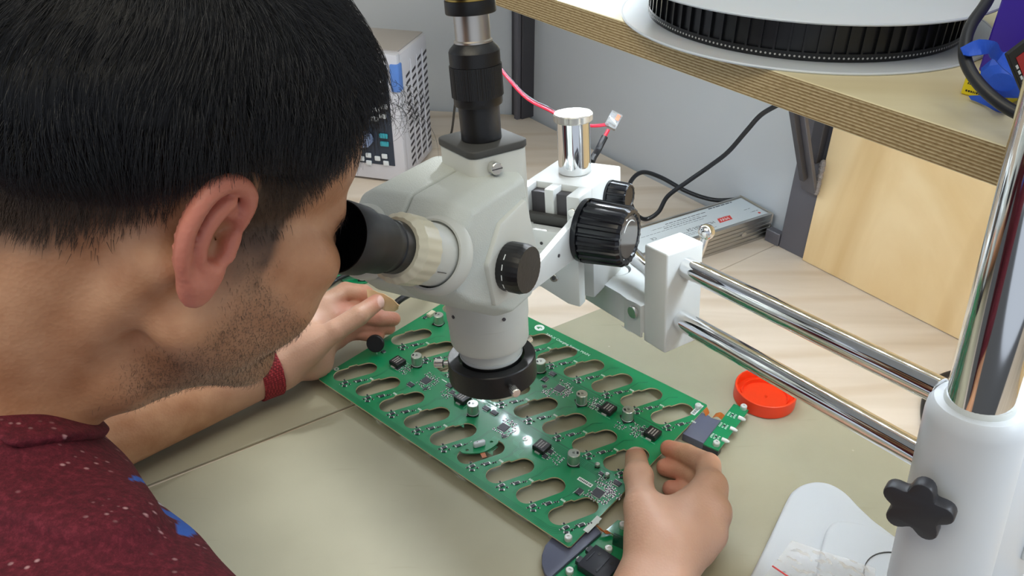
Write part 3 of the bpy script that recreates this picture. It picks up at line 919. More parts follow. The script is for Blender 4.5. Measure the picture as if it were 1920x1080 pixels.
# stubble
bn = np.zeros_like(bv)
ft = np.cross(bv[bf[:, 2]] - bv[bf[:, 0]], bv[bf[:, 3]] - bv[bf[:, 1]])
for i in range(4): np.add.at(bn, bf[:, i], ft)
bn /= np.linalg.norm(bn, axis=1)[:, None] + 1e-12
pr_ = beard * (hp_[:, 0] > -.03); ix = rng.choice(len(bv), 4600, p=pr_ / pr_.sum())
p0 = bv[ix] + rng.normal(size=(4600, 3)) * .0007
dn = HU * -1.0 + HF * .25 + rng.normal(size=(4600, 3)) * .35
dn = dn - bn[ix] * (dn * bn[ix]).sum(1)[:, None]; dn /= np.linalg.norm(dn, axis=1)[:, None]
d_ = bn[ix] * .55 + dn
ls = (.0012 + rng.rand(4600) * .0012)[:, None]
sp_ = np.stack([p0 - bn[ix] * .0006, p0 + d_ * ls * .5, p0 + d_ * ls + dn * ls * .2], 1)
s4 = curves_obj('stubble', sp_, np.outer(np.full(4600, .00006), [1, .9, .4]), M_HAIRB, person); s4['kind'] = 'stuff'
# eyebrow
eb = []
for i in range(260):
    t = rng.rand(); x = .052 - .034 * t; y = .074 + .017 * math.sin(t * 1.4); z = .020 + .006 * math.sin(t * 2.2) + rng.normal() * .0018
    p = hl(x, y + .004, z); d0 = HR * .8 - HF * .5 + HU * (.3 - .5 * (1 - t)) + rng.normal(size=3) * .2; d0 /= np.linalg.norm(d0)
    eb.append([p, p + d0 * .004, p + d0 * .008 - HU * .001])
s5 = curves_obj('eyebrow', np.array(eb), np.outer(np.full(260, .0001), [1, .8, .3]), M_HAIRS, person); s5['kind'] = 'stuff'

# ---------------------------------------------------------------- shirt, collar, wristband
shirt = Blob()
shirt.cone(MIDS + [-.025, -.035, -.03], HIP, .076, .110, .03)
shirt.cone(SHR, SHL, .054, .054, .035)
shirt.cone(NECK + [0.02, -.015, -.008], SHR + [-.02, .02, .018], .062, .052, .04)
shirt.cone(NECK + [-.02, .015, -.008], SHL + [.03, -.03, .018], .062, .052, .04)
shirt.cone(SHR, SHR * .45 + ELR * .55, .058, .062, .03)
shirt.cone(SHL, SHL * .45 + ELL * .55, .058, .062, .03)
NAX = V3(NECK) - hl(0, -.035, 0); NAX /= np.linalg.norm(NAX)
_n = [V3(ad(*q)) for q in COLLAR_PX]
NAX2 = np.cross(_n[1] - _n[0], _n[2] - _n[0]); NAX2 /= np.linalg.norm(NAX2)
if NAX2 @ NAX < 0: NAX2 = -NAX2
NC = NECK - NAX2 * ((NECK - _n[0]) @ NAX2)
FOLD = V3(ad(0, 905, .4)) - V3(ad(240, 945, .4)); FOLD /= np.linalg.norm(FOLD)
def shirt_field(P, near):
    d = shirt(P, None)
    w = P + np.stack([vnoise(P, 22, 31), vnoise(P, 22, 32), vnoise(P, 22, 33)], 1) * .010
    q = w @ np.cross(FOLD, CB)
    d = d - .0044 * np.sin(q * 250) * np.clip(.45 + .75 * vnoise(P, 24, 35), 0, 1.1) - .0016 * vnoise(P, 75, 36)
    return smax(d, -((P - NC) @ NAX2), .006)
sv, sf = surface_nets(shirt_field, shirt, (-.68, -.16, -.22), (.10, .62, .42), .0026)
sv = relax(sv, sf, 2, .5)
M_SHIRT = mat('maroon_heather_knit', lin(98, 26, 40), .9)
nt, b, N, K = add_nodes(M_SHIRT)
b.inputs['Sheen Weight'].default_value = .0
tc = N('ShaderNodeTexCoord')
n1 = N('ShaderNodeTexNoise'); n1.inputs['Scale'].default_value = 260; n1.inputs['Detail'].default_value = 6; n1.inputs['Roughness'].default_value = .75; K(tc.outputs['Object'], n1.inputs['Vector'])
r1 = ramp_node(nt, [(.3, lin(66, 10, 25)), (.5, lin(92, 18, 36)), (.74, lin(128, 40, 58))]); K(n1.outputs['Fac'], r1.inputs['Fac'])
mp = N('ShaderNodeMapping'); mp.inputs['Scale'].default_value = (1, 1, .4); mp.inputs['Rotation'].default_value = (.5, .3, 0); K(tc.outputs['Object'], mp.inputs['Vector'])
vo = N('ShaderNodeTexVoronoi'); vo.inputs['Scale'].default_value = 170; vo.inputs['Randomness'].default_value = 1; K(mp.outputs['Vector'], vo.inputs['Vector'])
r2 = ramp_node(nt, [(.10, (1, 1, 1)), (.24, (0, 0, 0))]); K(vo.outputs['Distance'], r2.inputs['Fac'])
n2 = N('ShaderNodeTexNoise'); n2.inputs['Scale'].default_value = 28; K(tc.outputs['Object'], n2.inputs['Vector'])
r3 = ramp_node(nt, [(.50, (0, 0, 0)), (.60, (.7, .7, .7))]); K(n2.outputs['Fac'], r3.inputs['Fac'])
mu = N('ShaderNodeMath'); mu.operation = 'MULTIPLY'; K(r2.outputs['Color'], mu.inputs[0]); K(r3.outputs['Color'], mu.inputs[1])
K(mixc(mu.outputs[0], r1.outputs['Color'], lin(214, 170, 176)), b.inputs['Base Color'])
bp = N('ShaderNodeBump'); bp.inputs['Strength'].default_value = .5; bp.inputs['Distance'].default_value = .0008
n4 = N('ShaderNodeTexNoise'); n4.inputs['Scale'].default_value = 700; K(tc.outputs['Object'], n4.inputs['Vector']); K(n4.outputs['Fac'], bp.inputs['Height']); K(bp.outputs['Normal'], b.inputs['Normal'])
K(mixc(att('print_blue'), mixc(mu.outputs[0], r1.outputs['Color'], lin(214, 170, 176)), lin(60, 110, 210)), b.inputs['Base Color'])
_c = b.inputs['Base Color'].links[0].from_socket
K(mixc(att('print_white'), _c, lin(214, 214, 220)), b.inputs['Base Color'])
sme = np_mesh('t_shirt', sv, sf, M_SHIRT)
def blot(px, py, t, a, bq, seed):
    q = (sv - V3(ad(px, py, t))); sx_, sy_, sz_ = q @ CR, q @ CU, q @ CB
    return ((sx_ / a) ** 2 + (sy_ / bq) ** 2 + (sz_ / .035) ** 2 + .5 * vnoise(sv, 500, seed) < 1).astype(float)
pbl = np.zeros(len(sv)); pwh = np.zeros(len(sv))
for q in PRINT_BLUE: pbl = np.maximum(pbl, blot(*q, 41))
for q in PRINT_WHITE: pwh = np.maximum(pwh, blot(*q, 42))
for nm, arr in (('print_blue', pbl), ('print_white', pwh)):
    at = sme.attributes.new(nm, 'FLOAT', 'POINT'); at.data.foreach_set('value', arr.astype(np.float32))
sh = link('t_shirt', sme, person); sh['label'] = 'maroon heather t-shirt with blue and white chest print'

# ribbed collar band lying round the neck
def collar_field(P, near):
    d = shirt(P, None)
    a = (P - NC) @ NAX2
    rr_ = P - NECK; rr_ = rr_ - np.outer(rr_ @ NAX, NAX)
    d2 = smax(np.abs(d - .0016) - .0034, np.abs(a - .004) - .0085, .003)
    return np.maximum(d2, np.sqrt((rr_ * rr_).sum(1)) - .083)
cvv, cff = surface_nets(collar_field, shirt, NC - .13, NC + .13, .0018)
cvv = relax(cvv, cff, 2, .5)
link('collar', np_mesh('collar', cvv, cff, M_SHIRT), person)

AX = WRL - ELL; AX /= np.linalg.norm(AX)
BC = V3(az(499, 703, .04))
BC = ELL + AX * ((BC - ELL) @ AX)
def band_field(P, near):
    d = body(P, near)
    return smax(np.abs(d - .0012) - .0014, np.abs((P - BC) @ AX) - .0115, .001)
wv_, wf_ = surface_nets(band_field, body, BC - .05, BC + .05, .0012)
wv_ = relax(wv_, wf_, 1, .5)
M_BAND = mat('red_woven_band', lin(168, 40, 50), .8)
nt, b, N, K = add_nodes(M_BAND)
tc = N('ShaderNodeTexCoord'); vo = N('ShaderNodeTexVoronoi'); vo.inputs['Scale'].default_value = 420; vo.inputs['Randomness'].default_value = .25
K(tc.outputs['Object'], vo.inputs['Vector'])
r1 = ramp_node(nt, [(.15, lin(190, 58, 66)), (.55, lin(120, 24, 34))]); K(vo.outputs['Distance'], r1.inputs['Fac']); K(r1.outputs['Color'], b.inputs['Base Color'])
bp = N('ShaderNodeBump'); bp.inputs['Strength'].default_value = .8; bp.inputs['Distance'].default_value = .001; bp.invert = True
K(vo.outputs['Distance'], bp.inputs['Height']); K(bp.outputs['Normal'], b.inputs['Normal'])
wb_ = link('wristband', np_mesh('wristband', wv_, wf_, M_BAND), person); wb_['label'] = 'red woven wristband'
# ================================================================= boom stand and stereo microscope
RD = Vector((-.681, 1.09, -.162)).normalized()
RS = Vector((.848, .53, 0)).normalized()
RU = RS.cross(RD)
LP = ad(1316, 515, 1500 * .02 / 41)
SM = frame(LP, RS, RD, RU)                       # stand frame: across, along the rods (away), up
C0 = az(922, 672, .150)
XS = DL.cross(RU).normalized(); YS = RU.cross(XS)
KM = frame(C0, XS, YS, RU)                       # microscope frame: its right, away from the eye, up

M_CREAM = mat('cream_enamel', lin(202, 207, 201), .45, bump=.35, bscale=900, var=.02, vscale=30)
M_CREAM2 = mat('smooth_cream_enamel', lin(206, 208, 201), .4, var=.02, vscale=25)
M_WENAM = mat('white_enamel', lin(216, 219, 218), .38, var=.015, vscale=20)
M_GENAM = mat('light_grey_enamel', lin(206, 210, 208), .4, var=.02, vscale=18)
M_BASE = mat('white_stand_paint', lin(200, 205, 211), .38, var=.02, vscale=12)
M_GOLD = mat('gold_ring', lin(190, 160, 90), .3, 1.0)
M_GREYP = mat('grey_plastic', lin(66, 66, 64), .6, var=.05, vscale=40)
M_IVORY = mat('ivory_plastic', lin(214, 208, 184), .35)
M_BLKP = mat('worn_black_paint', lin(22, 22, 24), .4, var=.25, vscale=60, bump=.15, bscale=300)

stand = thing('boom_stand', LP + RD * -.259 - RU * .2, 'white and chrome boom stand with two rods carrying the microscope', 'stand')
# rods
for i, (du, dsx) in enumerate(((0, 0), (-.0545, -.005))):
    MB().cyl(.0100, -.232, .024, SM @ T((dsx, 0, du)) @ Matrix.Rotation(-math.pi / 2, 4, 'X'), 36, .0004).obj('rod', M_CHROME, stand)
# end block
MB().box((-.0245, .020, -.086), (.0205, .052, .0200), SM).bevel(.0022, 3).obj('end_block', M_WENAM, stand)
# bracket with the post hole
br_pts = [(-.027, .052), (-.027, .145), (.030, .145), (.030, .052)]
hole = circ(.0165, 32, 0, .004, .132)
me = fill2d([br_pts, hole], .0155, M_GENAM, 'bracket')
link('bracket', me, stand, SM @ T((0, 0, -.0615)))
MB().cyl(.0140, -.076, -.047, SM @ T((.004, .132, 0)), 28, .0006).obj('bushing', M_GENAM, stand)
MB().prism([(-.0245, .0525), (-.0285, .072), (-.0275, .0785), (-.0275, .0525)], -.082, -.046, SM).bevel(.0008, 1).obj('bracket_rib', M_GENAM, stand)
MB().cyl(.0065, 0, .004, SM @ T((-.0275, .062, -.056)) @ Matrix.Rotation(-math.pi / 2, 4, 'Y'), 20, .0006).obj('socket_screw', M_NICKEL, stand)
MB().cyl(.0028, 0, .005, SM @ T((-.012, .060, -.0455)), 14, .0005).obj('socket_screw', M_NICKEL, stand)
# clamp lever behind the block
lv = MB().tube(smooth_path([SM @ Vector((.022, .05, -.035)), SM @ Vector((.036, .052, -.030)), SM @ Vector((.046, .050, -.008)), SM @ Vector((.050, .048, .008))], 6), .0042, 12)
lv.ball(.0082, T(SM @ Vector((.0508, .0475, .0125)))).obj('clamp_lever', M_CHROME, stand)
MB().tube([SM @ Vector((.006, .110, -.018)), SM @ Vector((-.002, .088, -.018)), SM @ Vector((-.006, .056, -.022))], [.0085, .0075, .006], 16).ball(.0085, T(SM @ Vector((-.005, .063, -.021)))).obj('lock_handle', M_CHROME, stand)
# collar, column, base
CA = SM @ T((0, -.259, 0))
prof = [(.0206, .006), (.0270, .006), (.0300, .002), (.0312, -.006), (.0325, -.10), (.0330, -.165), (.0300, -.180), (.0300, -.205), (.0206, -.205)]
MB().lathe(prof, CA, 48, closed=True).obj('collar', M_BASE, stand)
MB().box((.008, -.027, -.185), (.085, .027, -.006), CA).bevel(.010, 3).obj('collar_wing', M_BASE, stand)
MB().box((.060, -.0305, -.15), (.088, -.026, -.055), CA).bevel(.004, 2).obj('wing_plate', M_WENAM, stand)
MB().lathe([(.0200, .0055), (.0215, .0055), (.0215, .0085), (.0206, .0105), (.0200, .0105)], CA, 40, closed=True).obj('collar_ring', M_GENAM, stand)
MB().cyl(.0202, -.03, .36, CA @ T((-.001, 0, 0)) @ Matrix.Rotation(math.radians(2.4), 4, 'Y'), 48, .0006).obj('column', M_CHROME, stand)
# star knob on the collar, facing the camera side
skm = CA @ T((-.038, .004, -.060)) @ Matrix.Rotation(math.radians(-90), 4, 'Y') @ Matrix.Rotation(.35, 4, 'X')
def star(a): return 1 + .17 * math.cos(5 * a)
def starpoly(r, n=60):
    return [(r * (1 + .20 * math.cos(5 * a + .4) - .03 * math.cos(10 * a + .8)) * math.cos(a), r * (1 + .20 * math.cos(5 * a + .4) - .03 * math.cos(10 * a + .8)) * math.sin(a)) for a in [2 * math.pi * i / n for i in range(n)]]
M_KNOB = mat('black_moulded_plastic', lin(38, 38, 44), .45)
MB().prism(starpoly(.0198), .004, .015, skm).bevel(.0016, 2, 50).obj('star_knob', M_KNOB, stand, 40)
MB().cyl(.0075, -.004, .005, skm, 20, .0005).obj('knob_shaft', M_KNOB, stand)
# base foot lying on the mat
foot = [(.150, .36), (.2021, .4335), (.232, .478), (.262, .524), (.272, .535), (.284, .542), (.297, .5445), (.309, .541), (.319, .530), (.327, .510), (.338, .490), (.36, .47), (.44, .45), (.47, .36), (.44, .24), (.30, .22), (.19, .28)]
sm = smooth_path([Vector((x, y, 0)) for x, y in foot + foot[:1]], 4)[:-1]
MB().prism([(p.x, p.y) for p in sm], .0032, .0165).bevel(.003, 3, 50).obj('base', M_BASE, stand, 50)
lob = [az(*q, .027) for q in ((1530, 1085), (1540, 1030), (1552, 990), (1570, 976), (1600, 977), (1650, 990), (1700, 1020), (1760, 1060), (1780, 1200), (1500, 1250))]
sm = smooth_path(lob + lob[:1], 4)[:-1]
MB().prism([(p.x, p.y) for p in sm], .0166, .027).bevel(.003, 3, 50).obj('base_boss', M_BASE, stand, 50)
ft = CA @ Vector((0, 0, -.205))
FC = az(1692, 1092, .027)
MB().lathe([(.0305, .0005), (.0305, -.0006), (.0298, -.0006), (.0298, .0005)], T((FC.x, FC.y, .0275)), 48, closed=True).obj('base_seam', M_GREYP, stand)
MB().tube([ft + RU * .004, ft * .5 + Vector((ft.x, ft.y, .027)) * .5, Vector((ft.x + .002, ft.y - .002, .0272))], [.0295, .031, .036], 40).obj('base_hub', M_BASE, stand)

# focus block with post, knobs and arm (moves with the stand)
def kbox(lo, hi, bev=.0012, name='block', m=None, par=None):
    return MB().box(lo, hi, KM).bevel(bev, 2).obj(name, m or M_WENAM, par or stand)
kbox((-.034, .140, .0), (.036, .208, .118), .002, 'focus_block')
kbox((-.034, .112, .085), (-.0235, .140, .118), .0012, 'rail')
kbox((.0225, .112, .085), (.036, .140, .118), .0012, 'rail')
kbox((-.006, .122, .088), (.004, .140, .118), .001, 'rail_tooth')
kbox((-.0235, .128, .02), (.0225, .139, .112), .0005, 'rack_recess', M_STEELD)
kbox((-.0235, .115, .085), (.0225, .122, .094), .0005, 'rack_plate', M_GREYP)
kbox((-.036, .098, .04), (.036, .1115, .086), .0012, 'carriage', M_WENAM)
for x in (-.026, .029):
    MB().cyl(.0042, 0, .0022, KM @ T((x, .112, .103)) @ Matrix.Rotation(math.pi / 2, 4, 'X'), 18, .0004).obj('socket_screw', M_NICKEL, stand)
def kplate(poly_yz, x0, x1, name, m, bev=.0012):
    M2 = KM @ Matrix(((0, 0, 1, 0), (1, 0, 0, 0), (0, 1, 0, 0), (0, 0, 0, 1)))
    return MB().prism(poly_yz, x0, x1, M2).bevel(bev, 2).obj(name, m, stand)
arm = [(.100, .107), (.100, .068), (.085, .0685), (.0, .074), (-.012, .078), (-.012, .092), (.012, .092)]
kplate(arm, .036, .043, 'arm_plate', M_WENAM)
kplate(arm, -.043, -.036, 'arm_plate', M_WENAM)
M3 = KM @ Matrix(((1, 0, 0, 0), (0, 0, -1, 0), (0, 1, 0, 0), (0, 0, 0, 1)))
MB().prism([(.043, .0675), (.043, .0145), (.03, .0155), (-.036, .044), (-.036, .0675)], -.106, -.0935, M3).bevel(.0014, 2).obj('gusset', M_GENAM, stand)
for x, z in ((-.012, .049), (.016, .041)):
    so_ = MB().cyl(.0042, 0, .0012, KM @ T((x, .0935, z)) @ Matrix.Rotation(math.pi / 2, 4, 'X'), 18, .0004).obj('socket_screw', M_NICKEL, stand)
    MB().cyl(.0021, .0010, .0016, KM @ T((x, .0935, z)) @ Matrix.Rotation(math.pi / 2, 4, 'X'), 6).obj('screw_socket', M_STEELD, so_)
for x, z in ((-.018, .076), (.002, .073), (.024, .070)):
    MB().cyl(.0016, 0, .0006, KM @ T((x, .098, z)) @ Matrix.Rotation(math.pi / 2, 4, 'X'), 10).obj('screw_hole', M_STEELD, stand)
MB().cyl(.0016, 0, .0006, KM @ T((.0432, .055, .086)) @ Matrix.Rotation(math.pi / 2, 4, 'Y'), 10).obj('screw_hole', M_STEELD, stand)
MB().lathe([(.0335, .072), (.0405, .072), (.0420, .075), (.0420, .089), (.0405, .092), (.0335, .092)], KM, 48, closed=True).obj('holder_ring', M_WENAM, stand)
# chrome post with its notched cap
MB().cyl(.0163, .1185, .170, KM @ T((0, .176, 0)), 40, .0004).obj('post', M_CHROME, stand)
MB().cyl(.0192, .170, .178, KM @ T((0, .176, 0)), 96, .0012, scal=lambda a: 1 - .045 * (max(0, math.cos(9 * a)) ** 6)).obj('post_cap', mat('matte_nickel', (.60, .58, .53), .42, 1.0), stand, 30)
# big tension knob and the small one behind
def knob(M, r, l, name, m, ribs=0, face=None):
    rr = (lambda a: 1 - .035 * (1 if math.cos(ribs * a) > -.35 else -.4)) if ribs else None
    MB().lathe([(1e-5, 0), (r * 1.0, 0), (r * 1.02, l * .06), (r * 1.02, l * .12)], M, 48).obj(name + '_flange', m, stand)
    return MB().lathe([(1e-5, l * .1), (r * .97, l * .1), (r * 1.0, l * .16), (r * .93, l * .93), (r * .86, l), (r * .74, l), (r * .70, l * .97), (1e-5, l * .965)], M, 144 if ribs else 48, scal=rr).obj(name, m, stand, 25)
M_BKN = mat('glossy_black_knob', lin(22, 24, 30), .25)
kn = KM @ T((.043, .106, .090)) @ Matrix.Rotation(math.radians(90), 4, 'Y')
knob(kn, .0295, .046, 'tension_knob', M_BKN, 22)
kb_ = MB().cyl(.0195, .0435, .0452, kn, 40, .0004).obj('knob_badge', mat('brown_tint_badge', lin(70, 62, 58), .12), stand)
pts = [Vector((.0155 * math.cos(a), .0155 * math.sin(a), .0455)) for a in np.linspace(-2.2, -3.9, 16)]
MB().tube([kn @ p for p in pts], .0005, 6).obj('badge_print', M_WHITE, kb_)
kn2 = KM @ T((.0362, .178, .098)) @ Matrix.Rotation(math.radians(90), 4, 'Y')
knob(kn2, .0145, .022, 'clamp_knob', M_BKN, 14)

# ---------------------------------------------------------------- microscope head
scope = thing('stereo_microscope', C0, 'cream stereo microscope with black eyecups hanging over the green board', 'microscope')
Myz = KM @ Matrix(((0, 0, 1, 0), (1, 0, 0, 0), (0, 1, 0, 0), (0, 0, 0, 1)))
def half_body(x0, x1, name):
    sx = 1 if x1 > 0 else -1
    o = [(.002, .1865), (-.082, .1865), (-.102, .169), (-.114, .130), (-.094, .108), (-.040, .072), (.004, .072), (.012, .12)]
    inn = [(-.006, .179), (-.080, .179), (-.098, .163), (-.108, .130), (-.090, .113), (-.036, .078), (-.004, .078), (.004, .12)]
    b_ = MB()
    n = len(o); xs_ = [0.0004 * sx, .036 * sx, .050 * sx]
    vs = [(p[0], p[1], xs_[0]) for p in o] + [(p[0], p[1], xs_[1]) for p in o] + [(p[0], p[1], xs_[2]) for p in inn]
    fs = [tuple(range(n)), tuple(range(3 * n - 1, 2 * n - 1, -1))]
    for k in range(2):
        fs += [(k * n + i, k * n + (i + 1) % n, (k + 1) * n + (i + 1) % n, (k + 1) * n + i) for i in range(n)]
    b_._add(vs, fs, Myz)
    bmesh.ops.recalc_face_normals(b_.bm, faces=b_.bm.faces)
    return b_.bevel(.0035, 3, 15).obj(name, M_CREAM, scope, 50)
half_body(0, .05, 'prism_housing'); half_body(0, -.05, 'prism_housing')
# side bay that carries the zoom knob, rear tower
kp = [(-.012, .165), (-.050, .160), (-.072, .135), (-.066, .098), (-.02, .090), (.004, .11)]
for s in (1, -1):
    MB().prism(kp, s * .0465 if s > 0 else -.054, .054 if s > 0 else -.0465, Myz).bevel(.0025, 2).obj('zoom_bay', M_CREAM2, scope)
zk = lambda s: KM @ T((s * .054, -.046, .1235)) @ Matrix.Rotation(math.radians(90 * s), 4, 'Y')
for s in (1, -1):
    zo_ = MB().lathe([(1e-5, 0), (.0185, 0), (.0192, .002), (.0192, .014), (.0180, .0175), (.0178, .0185), (1e-5, .0185)], zk(s), 96, scal=lambda a: 1 - .012 * (1 if math.cos(32 * a) > 0 else 0)).obj('zoom_knob', M_BLKP, scope, 30)
    for k in range(7):
        a = -2.4 + k * .42
        MB().box((-.0004, -.0022, 0), (.0004, .0022, .0002), zk(s) @ Matrix.Rotation(a, 4, 'Z') @ T((.0190, 0, .006)) @ Matrix.Rotation(math.pi / 2, 4, 'Y')).obj('knob_mark', M_WHITE, zo_, 0)
# barrel
MB().lathe([(.0275, .006), (.0275, .020), (.0335, .0205), (.0348, .024), (.0352, .046), (.0358, .0465), (.0362, .071), (.0375, .0715), (.0375, .080), (1e-5, .080)], KM, 56).obj('barrel', M_CREAM2, scope, 30)
MB().lathe([(.0278, .0075), (.0284, .0075), (.0284, .0095), (.0278, .0095)], KM, 48, closed=True).obj('barrel_ring', M_GENAM, scope)
MB().cyl(.0270, -.004, .006, KM, 40, .001).obj('objective_lens', M_BLACK, scope)
for a in (-1.9, -.6, 2.0):
    MB().cyl(.0016, .0360, .0368, KM @ T((0, 0, .058)) @ Matrix.Rotation(a, 4, 'Z') @ Matrix.Rotation(math.pi / 2, 4, 'Y'), 10).obj('grub_screw', M_STEELD, scope)
# eyepieces
ed = Vector((0, -.868, .497)).normalized()
M_CUP = mat('soft_black_rubber', lin(9, 9, 11), .5)
for s in (1, -1):
    E0_ = Vector((s * .0315, -.100, .1515))
    em = KM @ axis_frame(E0_, ed, (1, 0, 0))
    MB().lathe([(.0285, 0), (.0285, .004), (.0270, .008), (.0250, .010), (.0235, .010), (.0235, .0)], em, 48).obj('eyepiece_collar', M_CREAM2, scope, 40)
    et_ = MB().cyl(.0220, .004, .034, em, 48, .0006).obj('eyepiece_tube', M_CREAM2, scope)
    MB().lathe([(.0225, .030), (.0238, .031), (.0238, .047), (.0225, .049), (.020, .052), (.0165, .052)], em, 120, scal=lambda a: 1 - .018 * (1 if math.cos(20 * a) > .2 else 0)).obj('diopter_ring', M_IVORY, scope, 30)
    MB().box((-.0004, -.0002, 0), (.0004, .0002, .010), em @ T((.0195 * s, -.0105, .016))).obj('index_mark', M_BLACK, et_, 0)
    MB().lathe([(1e-5, .050), (.0175, .050), (.0175, .060), (.0168, .061), (.0168, .064), (.0172, .065), (.0175, .076), (1e-5, .076)], em, 44).obj('eyepiece_barrel', M_BLACK, scope, 30)
    cup = [(.0178, .068), (.0188, .069), (.0190, .082), (.0215, .089), (.0222, .104), (.0216, .1065), (.0206, .106), (.0195, .092), (.0172, .080), (.0168, .074), (1e-5, .073)]
    cu_ = MB().lathe(cup, em, 48).obj('eyecup', M_CUP, scope, 60)
    MB().cyl(.0125, .0735, .0745, em, 32).obj('eye_lens', mat('coated_glass', lin(20, 24, 34), .05), cu_)
# trinocular port with its cap
PR = KM @ T((.0115, -.003, 0)) @ Matrix.Rotation(math.radians(-28), 4, 'Z')
def rrect(a, b, r, n=6):
    return [(sx * (a - r) + r * math.cos(t), sy * (b - r) + r * math.sin(t)) for (sx, sy, t0) in ((1, 1, 0), (-1, 1, 1.5708), (-1, -1, 3.1416), (1, -1, 4.7124)) for t in np.linspace(t0, t0 + 1.5708, n)]
MB().prism(rrect(.0285, .025, .008), .14, .2005, PR).bevel(.0008, 2, 50).obj('camera_port', M_CREAM2, scope, 50)
MB().prism(rrect(.0295, .026, .0085), .2008, .2062, PR).bevel(.0010, 2, 50).obj('port_cap', M_GREYP, scope, 50)
sc1 = PR @ T((.0285, -.008, .192)) @ Matrix.Rotation(math.pi / 2, 4, 'Y')
ps_ = MB().cyl(.0048, 0, .007, sc1, 22, .0006).obj('port_screw', M_NICKEL, scope)
MB().box((-.0004, -.0045, .0068), (.0004, .0045, .0072), sc1).obj('screw_slot', M_STEELD, ps_, 0)
sc2 = PR @ T((-.0285, .006, .192)) @ Matrix.Rotation(-math.pi / 2, 4, 'Y')
MB().cyl(.0030, 0, .006, sc2, 18, .0006).obj('port_screw', M_NICKEL, scope)

# camera tube standing in the port
camt = thing('microscope_camera', KM @ Vector((.0115, -.003, .2065)), 'black and silver camera tube standing in the microscope port', 'camera')
CM_ = KM @ T((.0115, -.003, 0))
MB().lathe([(1e-5, .2066), (.0156, .2066), (.0158, .2330), (1e-5, .2330)], CM_, 48).obj('lower_tube', M_BLKP, camt, 30)
MB().lathe([(1e-5, .2330), (.0182, .2332), (.0186, .2345), (.0186, .2395), (1e-5, .2396)], CM_, 48).obj('tube_lip', M_BLKP, camt, 30)
MB().lathe([(1e-5, .2396), (.0197, .2397), (.0197, .2625), (1e-5, .2626)], CM_, 360, scal=lambda a: 1 - .012 * (1 if math.cos(90 * a) > 0 else 0)).obj('focus_ring', M_BLACK, camt, 20)
MB().lathe([(1e-5, .2626), (.0190, .2627), (.0190, .2725), (.0180, .2745), (.0140, .2785), (1e-5, .2786)], CM_, 48).obj('shoulder', M_BLKP, camt, 25)
MB().lathe([(1e-5, .2786), (.0142, .2787), (.0142, .2800), (.0130, .2808), (.0130, .2990), (1e-5, .2991)], CM_, 48).obj('silver_tube', mat('satin_aluminium', lin(206, 200, 192), .34, 1.0), camt, 25)
MB().lathe([(1e-5, .2991), (.0182, .2992), (.0185, .3000), (.0185, .3085), (1e-5, .3086)], CM_, 48).obj('camera_body', M_BLACK, camt, 30)
MB().lathe([(1e-5, .3086), (.0176, .3087), (.0176, .3100), (1e-5, .3101)], CM_, 48).obj('gold_ring', M_GOLD, camt, 30)
MB().lathe([(1e-5, .3101), (.0185, .3102), (.0185, .3450), (.0170, .347), (1e-5, .347)], CM_, 48).obj('camera_body', M_BLACK, camt, 30)

# ring light round the objective with three knurled screws
ringl = thing('ring_light', KM @ Vector((0, 0, -.02)), 'black ring light clamped round the microscope objective by knurled screws', 'ring light')
MB().lathe([(.0300, .0045), (.0388, .0045), (.0396, .0035), (.0400, -.0165), (.0385, -.0180), (.0300, -.0180)], KM, 72, closed=True).obj('housing', M_BLKP, ringl, 30)
for a in (-.62, 3.55, 1.38):
    sm_ = KM @ T((0, 0, -.006)) @ Matrix.Rotation(a, 4, 'Z') @ Matrix.Rotation(math.pi / 2, 4, 'Y')
    MB().cyl(.0018, .0288, .046, sm_, 14).cyl(.0042, .0445, .0535, sm_, 48, .0008, scal=lambda q: 1 - .06 * (1 if math.cos(16 * q) > 0 else 0)).obj('thumb_screw', M_NICKEL, ringl, 25)
# ================================================================= the large green circuit board
BZ = .0140
BA, BB = az(596, 710, BZ), az(1068, 1027, BZ)
UA = (BB - BA).normalized(); UB = Vector((-UA.y, UA.x, 0))
BM = frame((BA.x, BA.y, BZ), UA, UB, ZV)                       # board frame: long edge, short edge, up
BLEN, BWID = .3582, .2487
def bp_(px, py, z=BZ):                                         # photo pixel -> board coordinates
    q = az(px, py, z) - BA
    return q.dot(UA), q.dot(UB)

M_PCB = mat('green_solder_mask', lin(10, 132, 82), .33, var=.07, vscale=18)
M_PCB.node_tree.nodes['Principled BSDF'].inputs['Coat Weight'].default_value = .6
M_PCB.node_tree.nodes['Principled BSDF'].inputs['Coat Roughness'].default_value = .07
M_FR4 = mat('board_edge', lin(206, 196, 158), .6)
M_TRACE = mat('trace_green', lin(6, 104, 68), .3)
M_TRACE2 = mat('bright_trace_green', lin(40, 152, 104), .3)
M_SILK = mat('silkscreen', lin(232, 240, 236), .5)
M_CHIP = mat('chip_black', lin(58, 60, 68), .42)
M_CHIPD = mat('inductor_black', lin(26, 26, 28), .35)
M_TIN = mat('solder_tin', lin(222, 224, 222), .32, .35)
M_CANM = mat('capacitor_can', lin(196, 200, 192), .3, .85)
M_CANT = mat('capacitor_top', lin(214, 218, 214), .35, .5)
M_STK = mat('grey_sticker', lin(206, 214, 210), .5)
M_FLEX = mat('amber_flex', lin(168, 92, 34), .35)
M_SLATE = mat('slate_plastic', lin(88, 92, 112), .42, var=.04, vscale=30)
M_SLATED = mat('dark_slate_plastic', lin(44, 46, 58), .45)

